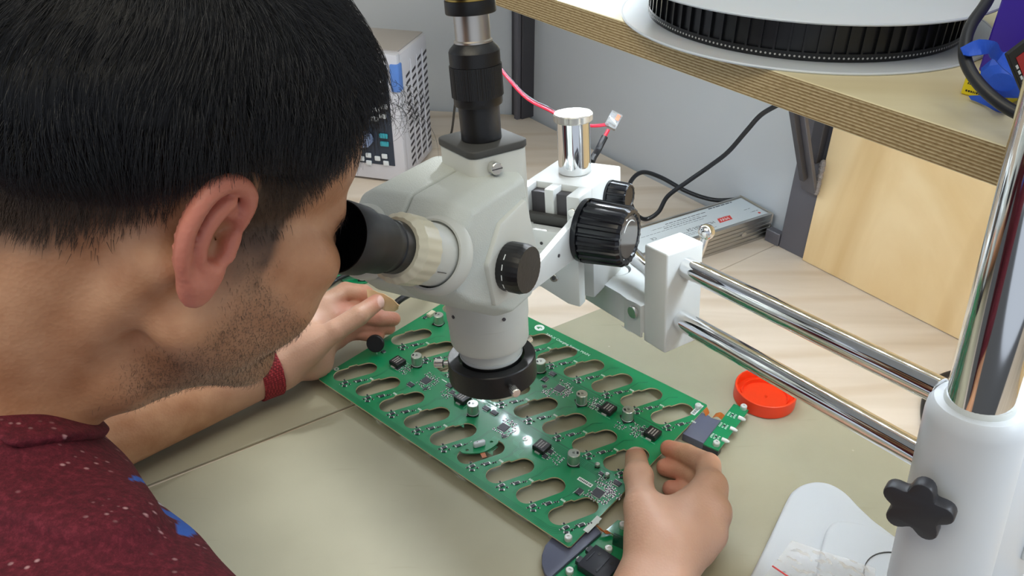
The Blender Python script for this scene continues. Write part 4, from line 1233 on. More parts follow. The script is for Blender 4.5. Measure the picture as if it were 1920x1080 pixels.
board = thing('circuit_board', (BA + UA * BLEN * .5 + UB * BWID * .5) - ZV * .011, 'large green circuit board with rows of oval slots under the microscope', 'circuit board')
slots = [(.0227 + .0391 * i, b) for b in (.0358, .1240, .2118) for i in range(9)]
def slot_loop(cx, cy):
    t = math.radians(24.5); L2, r = .0148, .0106               # stadium leaning along the board
    pts = []
    for k in range(13):
        a = -math.pi / 2 + math.pi * k / 12; pts.append((L2 + r * math.cos(a), r * math.sin(a)))
    pts += [(.0065, r), (.0050, r + .0022), (-.0040, r + .0022), (-.0055, r)]
    for k in range(13):
        a = math.pi / 2 + math.pi * k / 12; pts.append((-L2 + r * math.cos(a), r * math.sin(a)))
    ax = Vector((math.sin(t), math.cos(t), 0)); ay = Vector((-math.cos(t), math.sin(t), 0))
    return [(cx + ax.x * u + ay.x * v, cy + ax.y * u + ay.y * v) for u, v in pts]
outline = [(.002, 0), (BLEN - .002, 0), (BLEN, .002), (BLEN, BWID - .002), (BLEN - .002, BWID), (.002, BWID), (0, BWID - .002), (0, .002)]
me = fill2d([outline] + [slot_loop(*s) for s in slots], .0008, M_PCB, 'substrate')
me.materials.append(M_FR4)
for p in me.polygons:
    if abs(p.normal.z) < .5: p.material_index = 1
link('substrate', me, board, BM @ T((0, 0, -.0008)))

# copper traces seen through the mask
def ribbon(mb, pts, w, z=.00006):
    P = [Vector((p[0], p[1], 0)) for p in pts]
    for i in range(len(P) - 1):
        d = (P[i + 1] - P[i]); 
        if d.length < 1e-6: continue
        d.normalize(); n = Vector((-d.y, d.x, 0)) * w / 2; e = d * w * .4
        vs = [P[i] - n - e, P[i + 1] - n + e, P[i + 1] + n + e, P[i] + n - e]
        mb._add([(v.x, v.y, z) for v in vs], [(0, 1, 2, 3)], BM)
tr = MB(); tr2 = MB(); random.seed(8)
for k in range(4): ribbon(tr, [(.006, .0022 + k * .0016), (BLEN - .022 - k * .002, .0022 + k * .0016), (BLEN - .010, .012 + k * .0016), (BLEN - .010 + .0012 * k, .030)], .0006)
for bc in (.0865, .1735):
    for k in range(5): ribbon(tr, [(.118 + .004 * k, bc + k * .0019), (.325, bc + k * .0019), (.333, bc - .006 + k * .0019), (.346, bc - .006 + k * .0019)], .0010)
ribbon(tr, [(.10, .0972), (.335, .0972)], .0022); ribbon(tr, [(.18, .1845), (.345, .1845)], .0022)
for (cx, cy) in slots:
    ex, ey = cx + .019, cy + .008
    if cx > .32: continue
    for k in range(2):
        o = .0015 * k
        if cy < .1:
            ribbon(tr, [(cx + .0205 + o, cy - .020), (cx + .0205 + o, cy + .004), (cx + .0260 - o, cy + .014), (cx + .0260 - o, cy + .026 + o), (cx + .034, cy + .036 + o)], .0006)
        else:
            ribbon(tr, [(cx + .0205 + o, cy - .016), (cx + .0195 + o, cy + .006), (cx + .0225, cy + .020), (cx + .030, cy + .026 + o)], .0006)
for (x, y) in ((.150, .156), (.205, .088), (.235, .158), (.30, .088), (.09, .150)):
    for k in range(6): ribbon(tr2, [(x + k * .0017, y), (x + k * .0017, y + .007), (x + .006 + k * .0017, y + .013)], .0006)
for (x, y) in ((.232, .078), (.214, .062), (.22, .052), (.170, .062), (.243, .066)):
    for k in range(5): ribbon(tr2, [(x + k * .0016, y), (x + k * .0016, y - .008), (x + .004 + k * .0016, y - .012)], .0006)
tr.obj('traces', M_TRACE, board, 0)['kind'] = 'stuff'
tr2.obj('bright_traces', M_TRACE2, board, 0)['kind'] = 'stuff'

def place(name, me, x, y, rot=0, z=0, parent=None):
    return link(name, me, parent or board, BM @ T((x, y, z)) @ Matrix.Rotation(rot, 4, 'Z'))

def two_mat(parts, name, mats):
    """one mesh of several builders, one material each"""
    bm = bmesh.new(); 
    for i, mb in enumerate(parts):
        tmp = bpy.data.meshes.new('t'); bmesh.ops.recalc_face_normals(mb.bm, faces=mb.bm.faces); mb.bm.to_mesh(tmp); mb.bm.free()
        for p in tmp.polygons: p.material_index = i
        bm.from_mesh(tmp); bpy.data.meshes.remove(tmp)
    me = bpy.data.meshes.new(name); bm.to_mesh(me); bm.free()
    for m in mats: me.materials.append(m)
    return me

# passives beside every slot
def cluster(seed, n, w, h, name):
    random.seed(seed); A_, B_, C_ = MB(), MB(), MB()
    used = []
    for i in range(n * 6):
        if len(used) >= n: break
        x, y = random.uniform(-w, w), random.uniform(-h, h)
        if any(abs(x - u) < .0026 and abs(y - v) < .0022 for u, v in used): continue
        used.append((x, y))
        M = T((x, y, 0)) @ Matrix.Rotation(random.choice((0, math.pi / 2)), 4, 'Z')
        l = random.choice((.0009, .0011, .0014))
        A_.box((-l * .6, -l * .5, 0), (l * .6, l * .5, .0007), M)
        for s in (-1, 1): B_.box((s * l * .95 - l * .35, -l * .55, 0), (s * l * .95 + l * .35, l * .55, .0005), M)
        if random.random() < .5: C_.box((-l * 1.6, l * .8, .00002), (l * 1.6, l * .95, .00006), M)
    return two_mat([A_, B_, C_], name, [M_CHIP, M_TIN, M_SILK])
def slot_cluster():
    A_, B_, C_ = MB(), MB(), MB()
    for (x, y, l, w, r) in ((0, 0, .0036, .0026, .3), (.003, -.0035, .003, .0018, .9), (-.0036, .002, .0016, .0012, .2), (-.002, -.004, .0014, .001, .2), (.0045, .0015, .0014, .001, 1.2),
                            (.0075, .0100, .0040, .0026, .42), (.0045, .0068, .0012, .0009, .4), (.0050, .0085, .0012, .0009, .4), (.0105, .0145, .0014, .001, .4), (.0118, .0165, .0012, .0009, 1.9)):
        M = T((x, y, 0)) @ Matrix.Rotation(1.57 - r, 4, 'Z')
        A_.box((-l / 2, -w / 2, 0), (l / 2, w / 2, .0009), M)
        for s in (-1, 1):
            B_.box((s * l * .62 - l * .16, -w * .45, 0), (s * l * .62 + l * .16, w * .45, .0005), M)
        C_.box((-l * .7, w * .75, .00002), (l * .7, w * .75 + .0003, .00006), M)
    for k in range(4): C_.box((.012 + k * .0011, .0195, .00002), (.0126 + k * .0011, .0215, .00006))
    return two_mat([A_, B_, C_], 'passives', [M_CHIP, M_TIN, M_SILK])
scl = slot_cluster()
c3 = bp_(738, 776); off = (c3[0] - slots[2][0], c3[1] - slots[2][1])
for (cx, cy) in slots:
    o = link('passives', scl, board, BM @ T((cx + off[0] - .001, cy + off[1] - .001, 0)) @ Matrix.Diagonal((1.22, 1.18, 1.3, 1))); o['kind'] = 'stuff'

# electrolytic capacitors
def can_mesh(r, h):
    A_ = MB().lathe([(1e-5, .0012), (r * .97, .0012), (r * .97, h * .10), (r * .88, h * .14), (r, h * .18), (r, h - .0006), (r - .0006, h), (1e-5, h)], None, 32)
    B_ = MB().prism([(-r, -r * 1.02), (r * .6, -r * 1.02), (r * 1.02, -r * .6), (r * 1.02, r * .6), (r * .6, r * 1.02), (-r, r * 1.02)], 0, .0014)
    C_ = MB().box((-r * .75, -r * .28, h + .00002), (-r * .42, r * .28, h + .0001)).box((-r * .1, -r * .3, h + .00002), (-r * .02, r * .3, h + .0001)).box((r * .1, -r * .3, h + .00002), (r * .16, r * .3, h + .0001)).box((-r * .1, -r * .06, h + .00002), (r * .3, r * .02, h + .0001))
    D_ = MB().lathe([(r * .92, .0013), (r * 1.0, .0013), (r * 1.0, .0018), (r * .92, .0018)], None, 32, closed=True)
    me = two_mat([A_, B_, C_, D_], 'capacitor', [M_CANM, M_CHIPD, M_CHIPD, M_SILK])
    me.polygons.foreach_set('use_smooth', [True] * len(me.polygons)); me.set_sharp_from_angle(angle=.6)
    return me
big, small = can_mesh(.0062, .0142), can_mesh(.0024, .0046)
for (px, py, rt) in ((782, 684, .6), (887, 775, .6), (1075, 868, 3.8), (1090, 756, .9), (1176, 786, .9), (1013, 695, .9), (823, 607, .2)):
    x, y = bp_(px, py); place('capacitor', big, x, y, rt)
for (px, py) in ((1120, 875), (1138, 894)):
    x, y = bp_(px, py); place('capacitor', small, x, y, .5)

# inductors with pale printed marks
def ind_mesh():
    A_ = MB().box((-.0072, -.0072, .0006), (.0072, .0072, .0062)).bevel(.0009, 2)
    C_ = MB()
    random.seed(4)
    for r_ in range(3):
        x = -.0045
        while x < .004:
            w = random.uniform(.0006, .0016); C_.box((x, .0030 - r_ * .0030, .00622), (x + w, .0044 - r_ * .0030, .0063)); x += w + .0005
    B_ = MB().box((-.0086, -.0030, 0), (-.0070, .0030, .0014)).box((.0070, -.0030, 0), (.0086, .0030, .0014)).box((-.0088, -.0088, .00002), (.0088, -.0085, .00006)).box((.0085, -.0088, .00002), (.0088, .0088, .00006))
    return two_mat([A_, C_, B_], 'inductor', [M_CHIPD, mat('pale_marking', lin(176, 170, 164), .6), M_TIN])
im = ind_mesh()
for (px, py, rt) in ((746, 683, 1.57), (868, 751, 1.57), (1016, 842, 1.57), (1140, 771, -1.57), (1223, 817, -1.57)):
    x, y = bp_(px, py); place('inductor', im, x, y, rt)

# chips with leads
def chip(l, w, h, leads, name, qfn=False):
    A_ = MB().box((-l / 2, -w / 2, .0002), (l / 2, w / 2, h)).bevel(.00015, 1)
    B_ = MB(); p = l / (leads + 1)
    for s in (-1, 1):
        for i in range(leads):
            x = -l / 2 + p * (i + 1)
            B_.box((x - p * .25, s * w / 2 - (.0002 if s > 0 else .0009), 0), (x + p * .25, s * w / 2 + (.0009 if s > 0 else .0002), h * .45))
            if qfn:
                B_.box((s * w / 2 - (.0002 if s > 0 else .0005), x - p * .25, 0), (s * w / 2 + (.0005 if s > 0 else .0002), x + p * .25, .0003))
    C_ = MB().box((-l * .6, w / 2 + .0013, .00002), (-l * .2, w / 2 + .0016, .00006)).cyl(.0003, h, h + .00003, T((-l * .38, -w * .34, 0)), 8)
    return two_mat([A_, B_, C_], name, [M_CHIP, M_TIN, M_SILK])
qfn = chip(.0100, .0100, .0011, 10, 'controller_chip', True)
soic = chip(.0080, .0052, .0017, 7, 'driver_chip')
sot = chip(.0048, .0034, .0016, 3, 'regulator_chip')
fet = chip(.0052, .0052, .0011, 4, 'power_chip')
for (px, py) in ((799, 714), (944, 802), (1049, 729), (1121, 925)):
    x, y = bp_(px, py); place('controller_chip', qfn, x, y, .02)
    cm = cluster(int(px), 16, .011, .0105, 'passives')
    # keep the ring round the chip only
    o = place('passives', cluster(int(px), 12, .0085, .0030, 'passives'), x + .001, y + .0098); o['kind'] = 'stuff'
    o = place('passives', cluster(int(px) + 1, 12, .0030, .0085, 'passives'), x + .0100, y); o['kind'] = 'stuff'
    o = place('passives', cluster(int(px) + 2, 6, .0070, .0016, 'passives'), x, y - .0085); o['kind'] = 'stuff'
    bpy.data.meshes.remove(cm)
for (px, py, rt) in ((770, 722, 0), (843, 724, 0), (912, 767, 0), (927, 775, 0), (1036, 702, 0), (1022, 712, 1.57), (1157, 907, 0), (1086, 923, 1.57)):
    x, y = bp_(px, py); place('driver_chip', soic, x, y, rt)
for (px, py, rt) in ((797, 730, .9), (945, 819, .9), (1021, 725, .9), (1127, 889, 0), (1125, 770, 1.57), (1122, 762, 0), (1206, 815, 0), (1203, 806, 0), (853, 743, 0), (719, 660, 1.57)):
    x, y = bp_(px, py); place('regulator_chip', sot, x, y, rt)
for (px, py) in ((756, 683), (746, 691), (1032, 847), (1022, 856), (848, 736)):
    x, y = bp_(px, py); place('power_chip', fet, x, y, .05)
for k, (px, py, w, h) in enumerate(((758, 694, .007, .005), (768, 688, .004, .006), (838, 738, .006, .006), (1040, 860, .008, .006), (1116, 752, .008, .006), (1113, 762, .004, .006), (1195, 802, .008, .006),
                                    (1192, 812, .004, .006), (1133, 905, .008, .005), (1145, 912, .006, .006), (1105, 927, .004, .004), (1028, 735, .005, .006), (1062, 737, .004, .005), (1150, 925, .008, .004), (1163, 800, .005, .004))):
    x, y = bp_(px, py); o = place('passives', cluster(50 + k, 12, w, h, 'passives'), x, y); o['kind'] = 'stuff'

# thermistor disc, connectors, stickers, print
x, y = bp_(706, 661)
tm = BM @ T((x, y, .0135)) @ Matrix.Rotation(.6, 4, 'Z') @ Matrix.Rotation(math.radians(70), 4, 'X')
MB().cyl(.0106, -.0024, .0024, tm, 32, .0010).obj('disc_thermistor', M_CHIPD, board, 40)
MB().tube([BM @ Vector((x - .003, y, 0)), BM @ Vector((x - .003, y, .006))], .0005, 6).tube([BM @ Vector((x + .003, y - .002, 0)), BM @ Vector((x + .003, y - .002, .006))], .0005, 6).obj('thermistor_lead', M_TIN, board)
x, y = bp_(807, 592); place('connector', MB().box((-.003, -.004, 0), (.003, .007, .004)).box((-.002, -.003, .004), (.002, .006, .0046)).mesh('connector', M_IVORY, 0), x, y, .1)
x, y = bp_(797, 596); place('regulator_chip', sot, x, y, 1.57)
def sticker(px, py, l, w, rot, m, name='sticker', bars=0):
    x, y = bp_(px, py)
    o = place(name, MB().box((-l / 2, -w / 2, .00004), (l / 2, w / 2, .00016)).mesh(name, m, 0), x, y, rot)
    if bars:
        b2 = MB(); random.seed(bars)
        xx = -l * .42
        while xx < l * .40:
            ww = random.uniform(.0004, .0013); b2.box((xx, -w * .25, .00017), (xx + ww, w * .28, .0002)); xx += ww + .0006
        s = link('sticker_print', b2.mesh('sticker_print', M_CHIP, 0), o, BM @ T((x, y, 0)) @ Matrix.Rotation(rot, 4, 'Z'))
sticker(1097, 904, .0165, .0045, 0, M_SILK, bars=5)
sticker(1111, 983, .022, .0055, 1.57, M_STK)
sticker(1307, 768, .020, .0055, 1.57, M_STK, bars=9)
sticker(901, 753, .010, .0010, 0, M_SILK); sticker(833, 714, .008, .0010, 0, M_SILK)
x, y = bp_(1011.5, 614.5)
place('logo_disc', MB().cyl(.0062, .00003, .00012, None, 32).mesh('logo_disc', M_SILK, 0), x, y)
lg = MB()
for tri in (((-.0040, -.0010), (.0008, .0028), (.0008, -.0034)), ((.0012, .0026), (.0040, .0004), (.0012, .0002))):
    lg.prism(tri, .00013, .0002)
place('logo_mark', lg.mesh('logo_mark', M_PCB, 0), x, y)
x0, y0 = bp_(1022, 627); x1, y1 = bp_(1108, 664)
tx = text_mesh('TAP-X Charging System MAIN', .0052, M_SILK, 'board_title')
wid = max(v.co.x for v in tx.vertices)
s_ = (x1 - x0) / wid
link('board_title', tx, board, BM @ T((x0, y0, .0001)) @ Matrix.Diagonal((s_, s_, 1, 1)))
# corner screws on standoffs
scr = MB().lathe([(1e-5, .0034), (.0012, .0034), (.0012, .0044), (.0031, .0044), (.0036, .0036), (.0036, 0), (1e-5, 0)], None, 24).mesh('screw', M_TIN, 30)
std = MB().cyl(.0036, -.0105, -.0017, None, 20).mesh('standoff', M_NICKEL, 30)
for (x, y) in ((BLEN - .0065, .0065), (BLEN - .0065, BWID - .0105), (.0065, BWID - .0065), (.0065, .0065), (BLEN * .5, .0075), (BLEN * .5, BWID - .006)):
    if abs(x - BLEN + .0065) < 1e-6: place('screw', scr, x, y)
    place('standoff', std, x, y)
x, y = bp_(631, 692); place('mounting_hole', MB().lathe([(.0012, .00006), (.0030, .00006), (.0030, .0002), (.0012, .0002)], None, 20, closed=True).mesh('mounting_hole', M_TIN, 30), x, y)
x, y = bp_(985, 823); place('test_point', MB().lathe([(.0012, .00006), (.0030, .00006), (.0030, .0006), (.0012, .0006)], None, 20, closed=True).mesh('test_point', M_TIN, 30), x, y)

# small oval sensor board riding on the sixth slot of the first row
x, y = bp_(899, 838)
lp = [(.0185 * math.cos(a) + .002 * math.cos(3 * a), .0095 * math.sin(a)) for a in np.linspace(0, 2 * math.pi, 36, endpoint=False)]
sb = thing('sensor_board', BM @ Vector((x, y, .0005)), 'small oval green board with white capsule, lying over a slot', 'circuit board')
SB = BM @ T((x, y, .0008)) @ Matrix.Rotation(math.radians(62), 4, 'Z')
l1, l2 = circ(.0016, 14, 0, -.0135, -.001), circ(.0016, 14, 0, .0135, .001)
link('substrate', fill2d([lp, l1, l2], .0006, M_PCB, 'substrate'), sb, SB)
M_CAPS = mat('white_nylon', lin(216, 222, 226), .3)
st = [(.0040 + .0024 * math.cos(a), .0024 * math.sin(a)) for a in np.linspace(-1.57, 1.57, 10)] + [(-.0040 + .0024 * math.cos(a), .0024 * math.sin(a)) for a in np.linspace(1.57, 4.71, 10)]
MB().prism(st, .0007, .0070, SB).bevel(.0012, 2, 40).obj('capsule', M_CAPS, sb, 50)
MB().cyl(.0005, .0070, .0072, SB @ T((-.002, 0, 0)), 8).obj('capsule_hole', M_CHIPD, sb)
MB().box((-.0026, -.0165, -.0005), (.0022, -.0085, -.0001), SB).obj('flex_tail', M_FLEX, sb, 0)

# ---------------------------------------------------------------- display module at the far right end
dmod = thing('display_module', az(1330, 815, .003), 'small green LED board with slate cover beside the red lid', 'circuit board')
pl = [az(*q, .013) for q in ((1315, 773), (1330, 779), (1334, 783), (1352, 788), (1319, 831), (1280, 813))]
MB().prism([(p.x, p.y) for p in pl], .0036, .013).bevel(.0007, 2).obj('cover', M_SLATE, dmod)
g = [az(*q, .0118) for q in ((1376, 757), (1404, 769), (1347, 845), (1318, 832), (1352, 788))]
g[4] = g[3] + (g[0] - g[3]) * .62
MB().prism([(p.x, p.y) for p in (g[0], g[1], g[2], g[3])], .0103, .0118).obj('substrate', M_PCB, dmod, 0)
MB().prism([(p.x, p.y) for p in (g[0].lerp(g[3], .35), g[1].lerp(g[2], .9), g[2], g[3])], .0036, .0100).obj('underframe', M_SLATED, dmod, 0)
for k in range(3):
    t = .24 + .27 * k
    c = g[1].lerp(g[2], t); e = g[0].lerp(g[3], t); d = (c - e).normalized()
    MB().tube([c - d * .004 + ZV * .001, c + d * .001 + ZV * .001, c + d * .004 + ZV * .001], [.0022, .0022, .0012], 12).obj('led', mat('clear_led', lin(226, 228, 226), .15), dmod)
    pr_m = MB(); random.seed(20 + k)
    for r_ in range(3):
        for j in range(4):
            q = e.lerp(c, .12 + .20 * r_ + .03 * random.random()); q = q + (g[3] - g[0]).normalized() * (-.003 + .002 * j)
            pr_m.box((-.0010, -.0004, .0), (.0010, .0004, .00008), frame((q.x, q.y, .01185), d, ZV.cross(d), ZV))
    pr_m.obj('print', M_SILK, dmod, 0)['kind'] = 'stuff'
    q = e.lerp(c, .38); MB().box((-.0012, -.0008, 0), (.0012, .0008, .001), frame((q.x, q.y, .0118), d, ZV.cross(d), ZV)).obj('resistor', M_CHIP, dmod, 0)
for q in ((1394, 765), (1343, 833)):
    p = az(*q, .0125); link('screw', scr, dmod, T((p.x, p.y, .0118)))
a_, b2, c_, d2 = az(1319, 765, .012), az(1327, 778, .0128), az(1339, 779, .0132), az(1356, 783, .012)
wdir = (g[3] - g[0]).normalized() * .0042
for seg in ((a_, a_.lerp(b2, .5) + ZV * .002, b2), (c_, c_.lerp(d2, .5) + ZV * .003, d2)):
    vs = []
    for p in smooth_path(seg, 4): vs += [p - wdir, p + wdir, p + wdir - ZV * .0003, p - wdir - ZV * .0003]
    n = len(vs) // 4; fs = []
    for i in range(n - 1):
        for k in range(4): fs.append((i * 4 + k, i * 4 + (k + 1) % 4, i * 4 + 4 + (k + 1) % 4, i * 4 + 4 + k))
    MB().raw(vs, fs).obj('flex_cable', M_FLEX, dmod, 60)

# ---------------------------------------------------------------- connector module at the near corner, half under the hand
cmod = thing('connector_module', az(1090, 1050, .003), 'slate plate and green connector board at the near board corner', 'circuit board')
o1 = [az(*q, .0095) for q in ((1112, 981), (1128, 998), (1085, 1036), (1038, 1077), (1030, 1085), (1022, 1075), (1016, 1058), (1016, 1040), (1022, 1022), (1034, 1008), (1050, 1000))]
MB().prism([(p.x, p.y) for p in o1], .0036, .0095).bevel(.0010, 2).obj('cover', M_SLATE, cmod)
o2 = [az(*q, .0055) for q in ((1036, 1084), (1128, 1001), (1158, 975), (1172, 978), (1185, 1000), (1235, 1050), (1130, 1170))]
MB().prism([(p.x, p.y) for p in o2], .0036, .0055).obj('substrate', M_PCB, cmod, 0)
cc = az(1122, 1056, .012); e1 = (az(1152, 1036, .012) - az(1090, 1062, .012)); e1.z = 0; e1.normalize(); e1 = UB.copy(); e2 = Vector((e1.y, -e1.x, 0))
CMX = frame((cc.x, cc.y, .0056), e1, e2, ZV)
M_CON = mat('black_connector', lin(40, 42, 52), .4)
MB().box((-.014, -.013, 0), (.014, .016, .0085), CMX).bevel(.0010, 2).obj('socket', M_CON, cmod)
MB().box((-.011, -.017, .002), (-.004, -.013, .0065), CMX).box((.004, -.017, .002), (.011, -.013, .0065), CMX).obj('socket_lug', M_CON, cmod)
MB().box((-.006, -.009, .0085), (.006, -.0082, .0090), CMX).box((-.010, .004, .0085), (.010, .0055, .0092), CMX).obj('socket_rib', M_CON, cmod)
for (x, y) in ((.007, -.004), (-.007, .004), (.006, .010)):
    MB().box((-.0016, -.0012, 0), (.0016, .0012, .0002), CMX @ T((x, y, .0086))).obj('socket_hole', M_CHIPD, cmod, 0)
for (px, py) in ((1110, 1034), (1092, 1051)):
    p = az(px, py, .0075); MB().box((-.0016, -.006, 0), (.0016, .006, .0022), frame((p.x, p.y, .0056), e1, e2, ZV)).bevel(.0004, 1).obj('tab', M_CAPS, cmod)
for (px, py) in ((1141, 1030), (1068, 1071), (1168, 985)):
    p = az(px, py, .0075); link('screw', scr, cmod, T((p.x, p.y, .0056)))
MB().box((-.010, -.0012, 0), (.010, .0012, .014), frame(az(1168, 1028, .0056), (UA + UB * .2).normalized(), ZV.cross((UA + UB * .2).normalized()), ZV)).obj('upright_board', mat('dark_green_mask', lin(10, 74, 54), .35), cmod, 0)
vs = []
pth = smooth_path([az(1117, 983, .012), az(1126, 991, .0125), az(1132, 998, .011), az(1142, 997, .010), az(1150, 1003, .007)], 4)
for p in pth: vs += [p - UA * .0028, p + UA * .0028, p + UA * .0028 - ZV * .0003, p - UA * .0028 - ZV * .0003]
fs = []
for i in range(len(pth) - 1):
    for k in range(4): fs.append((i * 4 + k, i * 4 + (k + 1) % 4, i * 4 + 4 + (k + 1) % 4, i * 4 + 4 + k))
MB().raw(vs, fs).obj('flex_cable', M_FLEX, cmod, 60)
# ================================================================= things round the bench
def cable(name, pts, r, label, m=None, cat='cable', n=10):
    o = MB().tube(smooth_path(pts, 8), r, n).obj(name, m or M_CABLE, None, 60)
    return tag(o, label, cat)

# ---------------------------------------------------------------- oscilloscope behind the microscope
M_OSC = mat('pale_grey_case', lin(206, 206, 214), .45, var=.02, vscale=10)
M_OSCT = mat('grey_case_top', lin(178, 172, 168), .5)
M_PANELD = mat('dark_panel', lin(44, 54, 70), .35)
M_KEYW = mat('white_key', lin(216, 222, 226), .3)
M_KEYT = mat('teal_key', lin(56, 160, 176), .3)
OP = Vector((-.178, 1.229, 0)); ob = Vector((.259, .966, 0)).normalized(); orr = Vector((ob.y, -ob.x, 0))
OM = frame((OP.x, OP.y, 0), orr, ob, ZV)                         # right edge of the front is x = 0
osc = thing('oscilloscope', OP, 'pale grey oscilloscope with dark key panel and side vents behind the head', 'oscilloscope')
MB().box((-.330, .012, .006), (0, .132, .218), OM).bevel(.005, 2).obj('case', M_OSC, osc)
MB().box((-.325, .020, .2181), (-.006, .130, .2200), OM).obj('top_plate', M_OSCT, osc, 0)
MB().box((-.332, -.004, .004), (.001, .012, .221), OM).bevel(.004, 2).obj('bezel', M_OSC, osc)
def fp(px, py):
    p = OM.inverted() @ onp(px, py, OP - ob * .005, ob); return p.x, p.z
x1, zt = fp(727, 122); x2, zb = fp(741, 312)
MB().box((-.322, -.0055, zb), (min(x1, x2), -.0035, zt), OM).bevel(.001, 1).obj('panel', M_PANELD, osc)
MB().box((-.31, -.0065, zb + .02), (-.12, -.0056, zt - .012), OM).obj('screen', M_BLACK, osc, 0)
def key(px, py, w, h, m, name='key'):
    x, z = fp(px, py)
    MB().box((x - w / 2, -.0090, z - h / 2), (x + w / 2, -.0056, z + h / 2), OM).bevel(.0014, 2).obj(name, m, osc)
for (px, py) in ((712, 150), (713, 171), (720, 199), (718, 217), (706, 205), (704, 222)): key(px, py, .014, .008, M_KEYW)
for (px, py) in ((720, 254), (722, 269)): key(px, py, .015, .0085, M_KEYT)
for (px, py) in ((692, 290), (693, 304), (679, 296), (709, 296), (722, 292), (725, 305)): key(px, py, .010, .0085, M_KEYW)
x, z = fp(688, 258)
MB().cyl(.0125, 0, .016, OM @ T((x, -.0056, z)) @ Matrix.Rotation(math.pi / 2, 4, 'X'), 28, .002).obj('dial', mat('blue_grey_dial', lin(150, 170, 210), .3), osc)
x, z = fp(741, 145)
MB().box((x - .008, -.0075, z - .024), (.0035, .010, z + .020), OM).bevel(.002, 2).obj('blue_tab', mat('blue_tab', lin(92, 136, 212), .4), osc)
MB().box((-.16, -.0050, .012), (-.09, -.0042, .013), OM).box((-.16, -.0050, .016), (-.10, -.0042, .017), OM).box((-.16, -.0050, .020), (-.11, -.0042, .021), OM).obj('foot_print', M_PANELD, osc, 0)
vs_ = MB()
for c in range(4):
    yv = .030 + c * .0265
    for r in range(15):
        zv = .020 + r * .0118
        if zv > .190 - (3 - c) * .004: continue
        vs_.prism([(yv, zv), (yv + .016, zv + .0035), (yv + .016, zv + .0078), (yv, zv + .0043)], .0001, .0006, OM @ Matrix(((0, 0, 1, 0), (1, 0, 0, 0), (0, 1, 0, 0), (0, 0, 0, 1))))
    if c: MB().box((0, yv - .0075, .016), (.0022, yv - .0045, .200), OM).bevel(.0008, 1).obj('vent_rib', M_OSC, osc)
vs_.obj('vent_slots', mat('vent_shadow', lin(60, 58, 64), .7), osc, 0)['kind'] = 'stuff'
for x in (-.30, -.03): MB().box((x - .012, .015, 0), (x + .012, .12, .006), OM).obj('foot', M_RUB, osc, 0)

# ---------------------------------------------------------------- LED driver on the desk by the wall
D0 = az(1442, 443, 0); EL = Vector((-.868, -.497, 0)).normalized(); ES = Vector((EL.y, -EL.x, 0)) 
DM = frame(D0, EL, -ES, ZV) if (-ES).dot(W2) > 0 else frame(D0, EL, ES, ZV)
# local: x to the left along the body, y away from the camera, z up
drv = thing('led_driver', D0, 'silver LED driver with red and grey printed label lying by the wall', 'power supply')
DL_, DW, DH = .244, .068, .0388
prof = [(0, 0)] + [q for k in range(5) for q in ((0, .004 + k * .0066), (.0012, .0046 + k * .0066), (.0012, .0074 + k * .0066), (0, .0080 + k * .0066))] + [(0, DH), (.003, DH), (.003, DH - .001), (DW - .003, DH - .001), (DW - .003, DH), (DW, DH), (DW, 0)]
MB().prism(prof, .003, DL_ - .003, DM @ Matrix(((0, 0, 1, 0), (1, 0, 0, 0), (0, 1, 0, 0), (0, 0, 0, 1)))).obj('extrusion', M_ALU, drv, 25)
for x0_ in (0, DL_ - .003): MB().box((x0_, -.0015, 0), (x0_ + .003, DW + .0015, DH + .0008), DM).bevel(.0008, 1).obj('end_plate', M_ALU, drv)
MB().box((.006, .006, DH - .0009), (DL_ - .006, DW - .006, DH - .0005), DM).obj('label_plate', mat('label_grey', lin(206, 214, 218), .4), drv, 0)
MB().cyl(.0042, 0, .0012, DM @ T((.055, 0, .019)) @ Matrix.Rotation(math.pi / 2, 4, 'X'), 18, .0003).obj('side_screw', M_NICKEL, drv)
# printing on the label reads from the far end: x grows to the left, letters' tops point to the camera
M_PRINT = mat('label_ink', lin(84, 90, 96), .5); M_RED = mat('label_red', lin(214, 60, 50), .45)
def dtext(txt, size, x, y, m, name='label_text'):
    link(name, text_mesh(txt, size, m, name, .00004), drv, DM @ T((x, y, DH - .00044)) @ Matrix(((1, 0, 0, 0), (0, -1, 0, 0), (0, 0, -1, 0), (0, 0, 0, 1))) @ Matrix.Rotation(0, 4, 'Z'))
MB().prism([(.064, .018), (.0885, .018), (.084, .029), (.0595, .029)], DH - .0005, DH - .00042, DM).obj('logo_block', M_RED, drv, 0)
dtext('MW', .0095, .066, .0270, M_WHITE, 'logo_text'); dtext('MEAN WELL', .0034, .064, .0305, M_RED, 'logo_text')
dtext('HLG-240H-24', .0088, .093, .0275, M_PRINT)
dtext('CE', .008, .196, .032, M_PRINT)
ln = MB(); random.seed(2)
for (y, xa, xb, w) in ((.040, .10, .215, .0007), (.0445, .09, .17, .0012), (.049, .10, .19, .0007), (.0535, .085, .16, .0014), (.012, .10, .175, .0006), (.0155, .11, .205, .0006), (.020, .125, .21, .0006), (.058, .028, .075, .0025), (.020, .012, .026, .0010), (.030, .018, .030, .0008)):
    x = xa
    while x < xb:
        l = random.uniform(.003, .009); ln.box((x, y, DH - .0005), (min(x + l, xb), y + w, DH - .00042), DM); x += l + .0015
ln.obj('label_lines', M_PRINT, drv, 0)['kind'] = 'stuff'
MB().cyl(.0022, DH - .0005, DH - .0004, DM @ T((.016, .013, 0)), 16).obj('label_dot', M_RED, drv, 0)

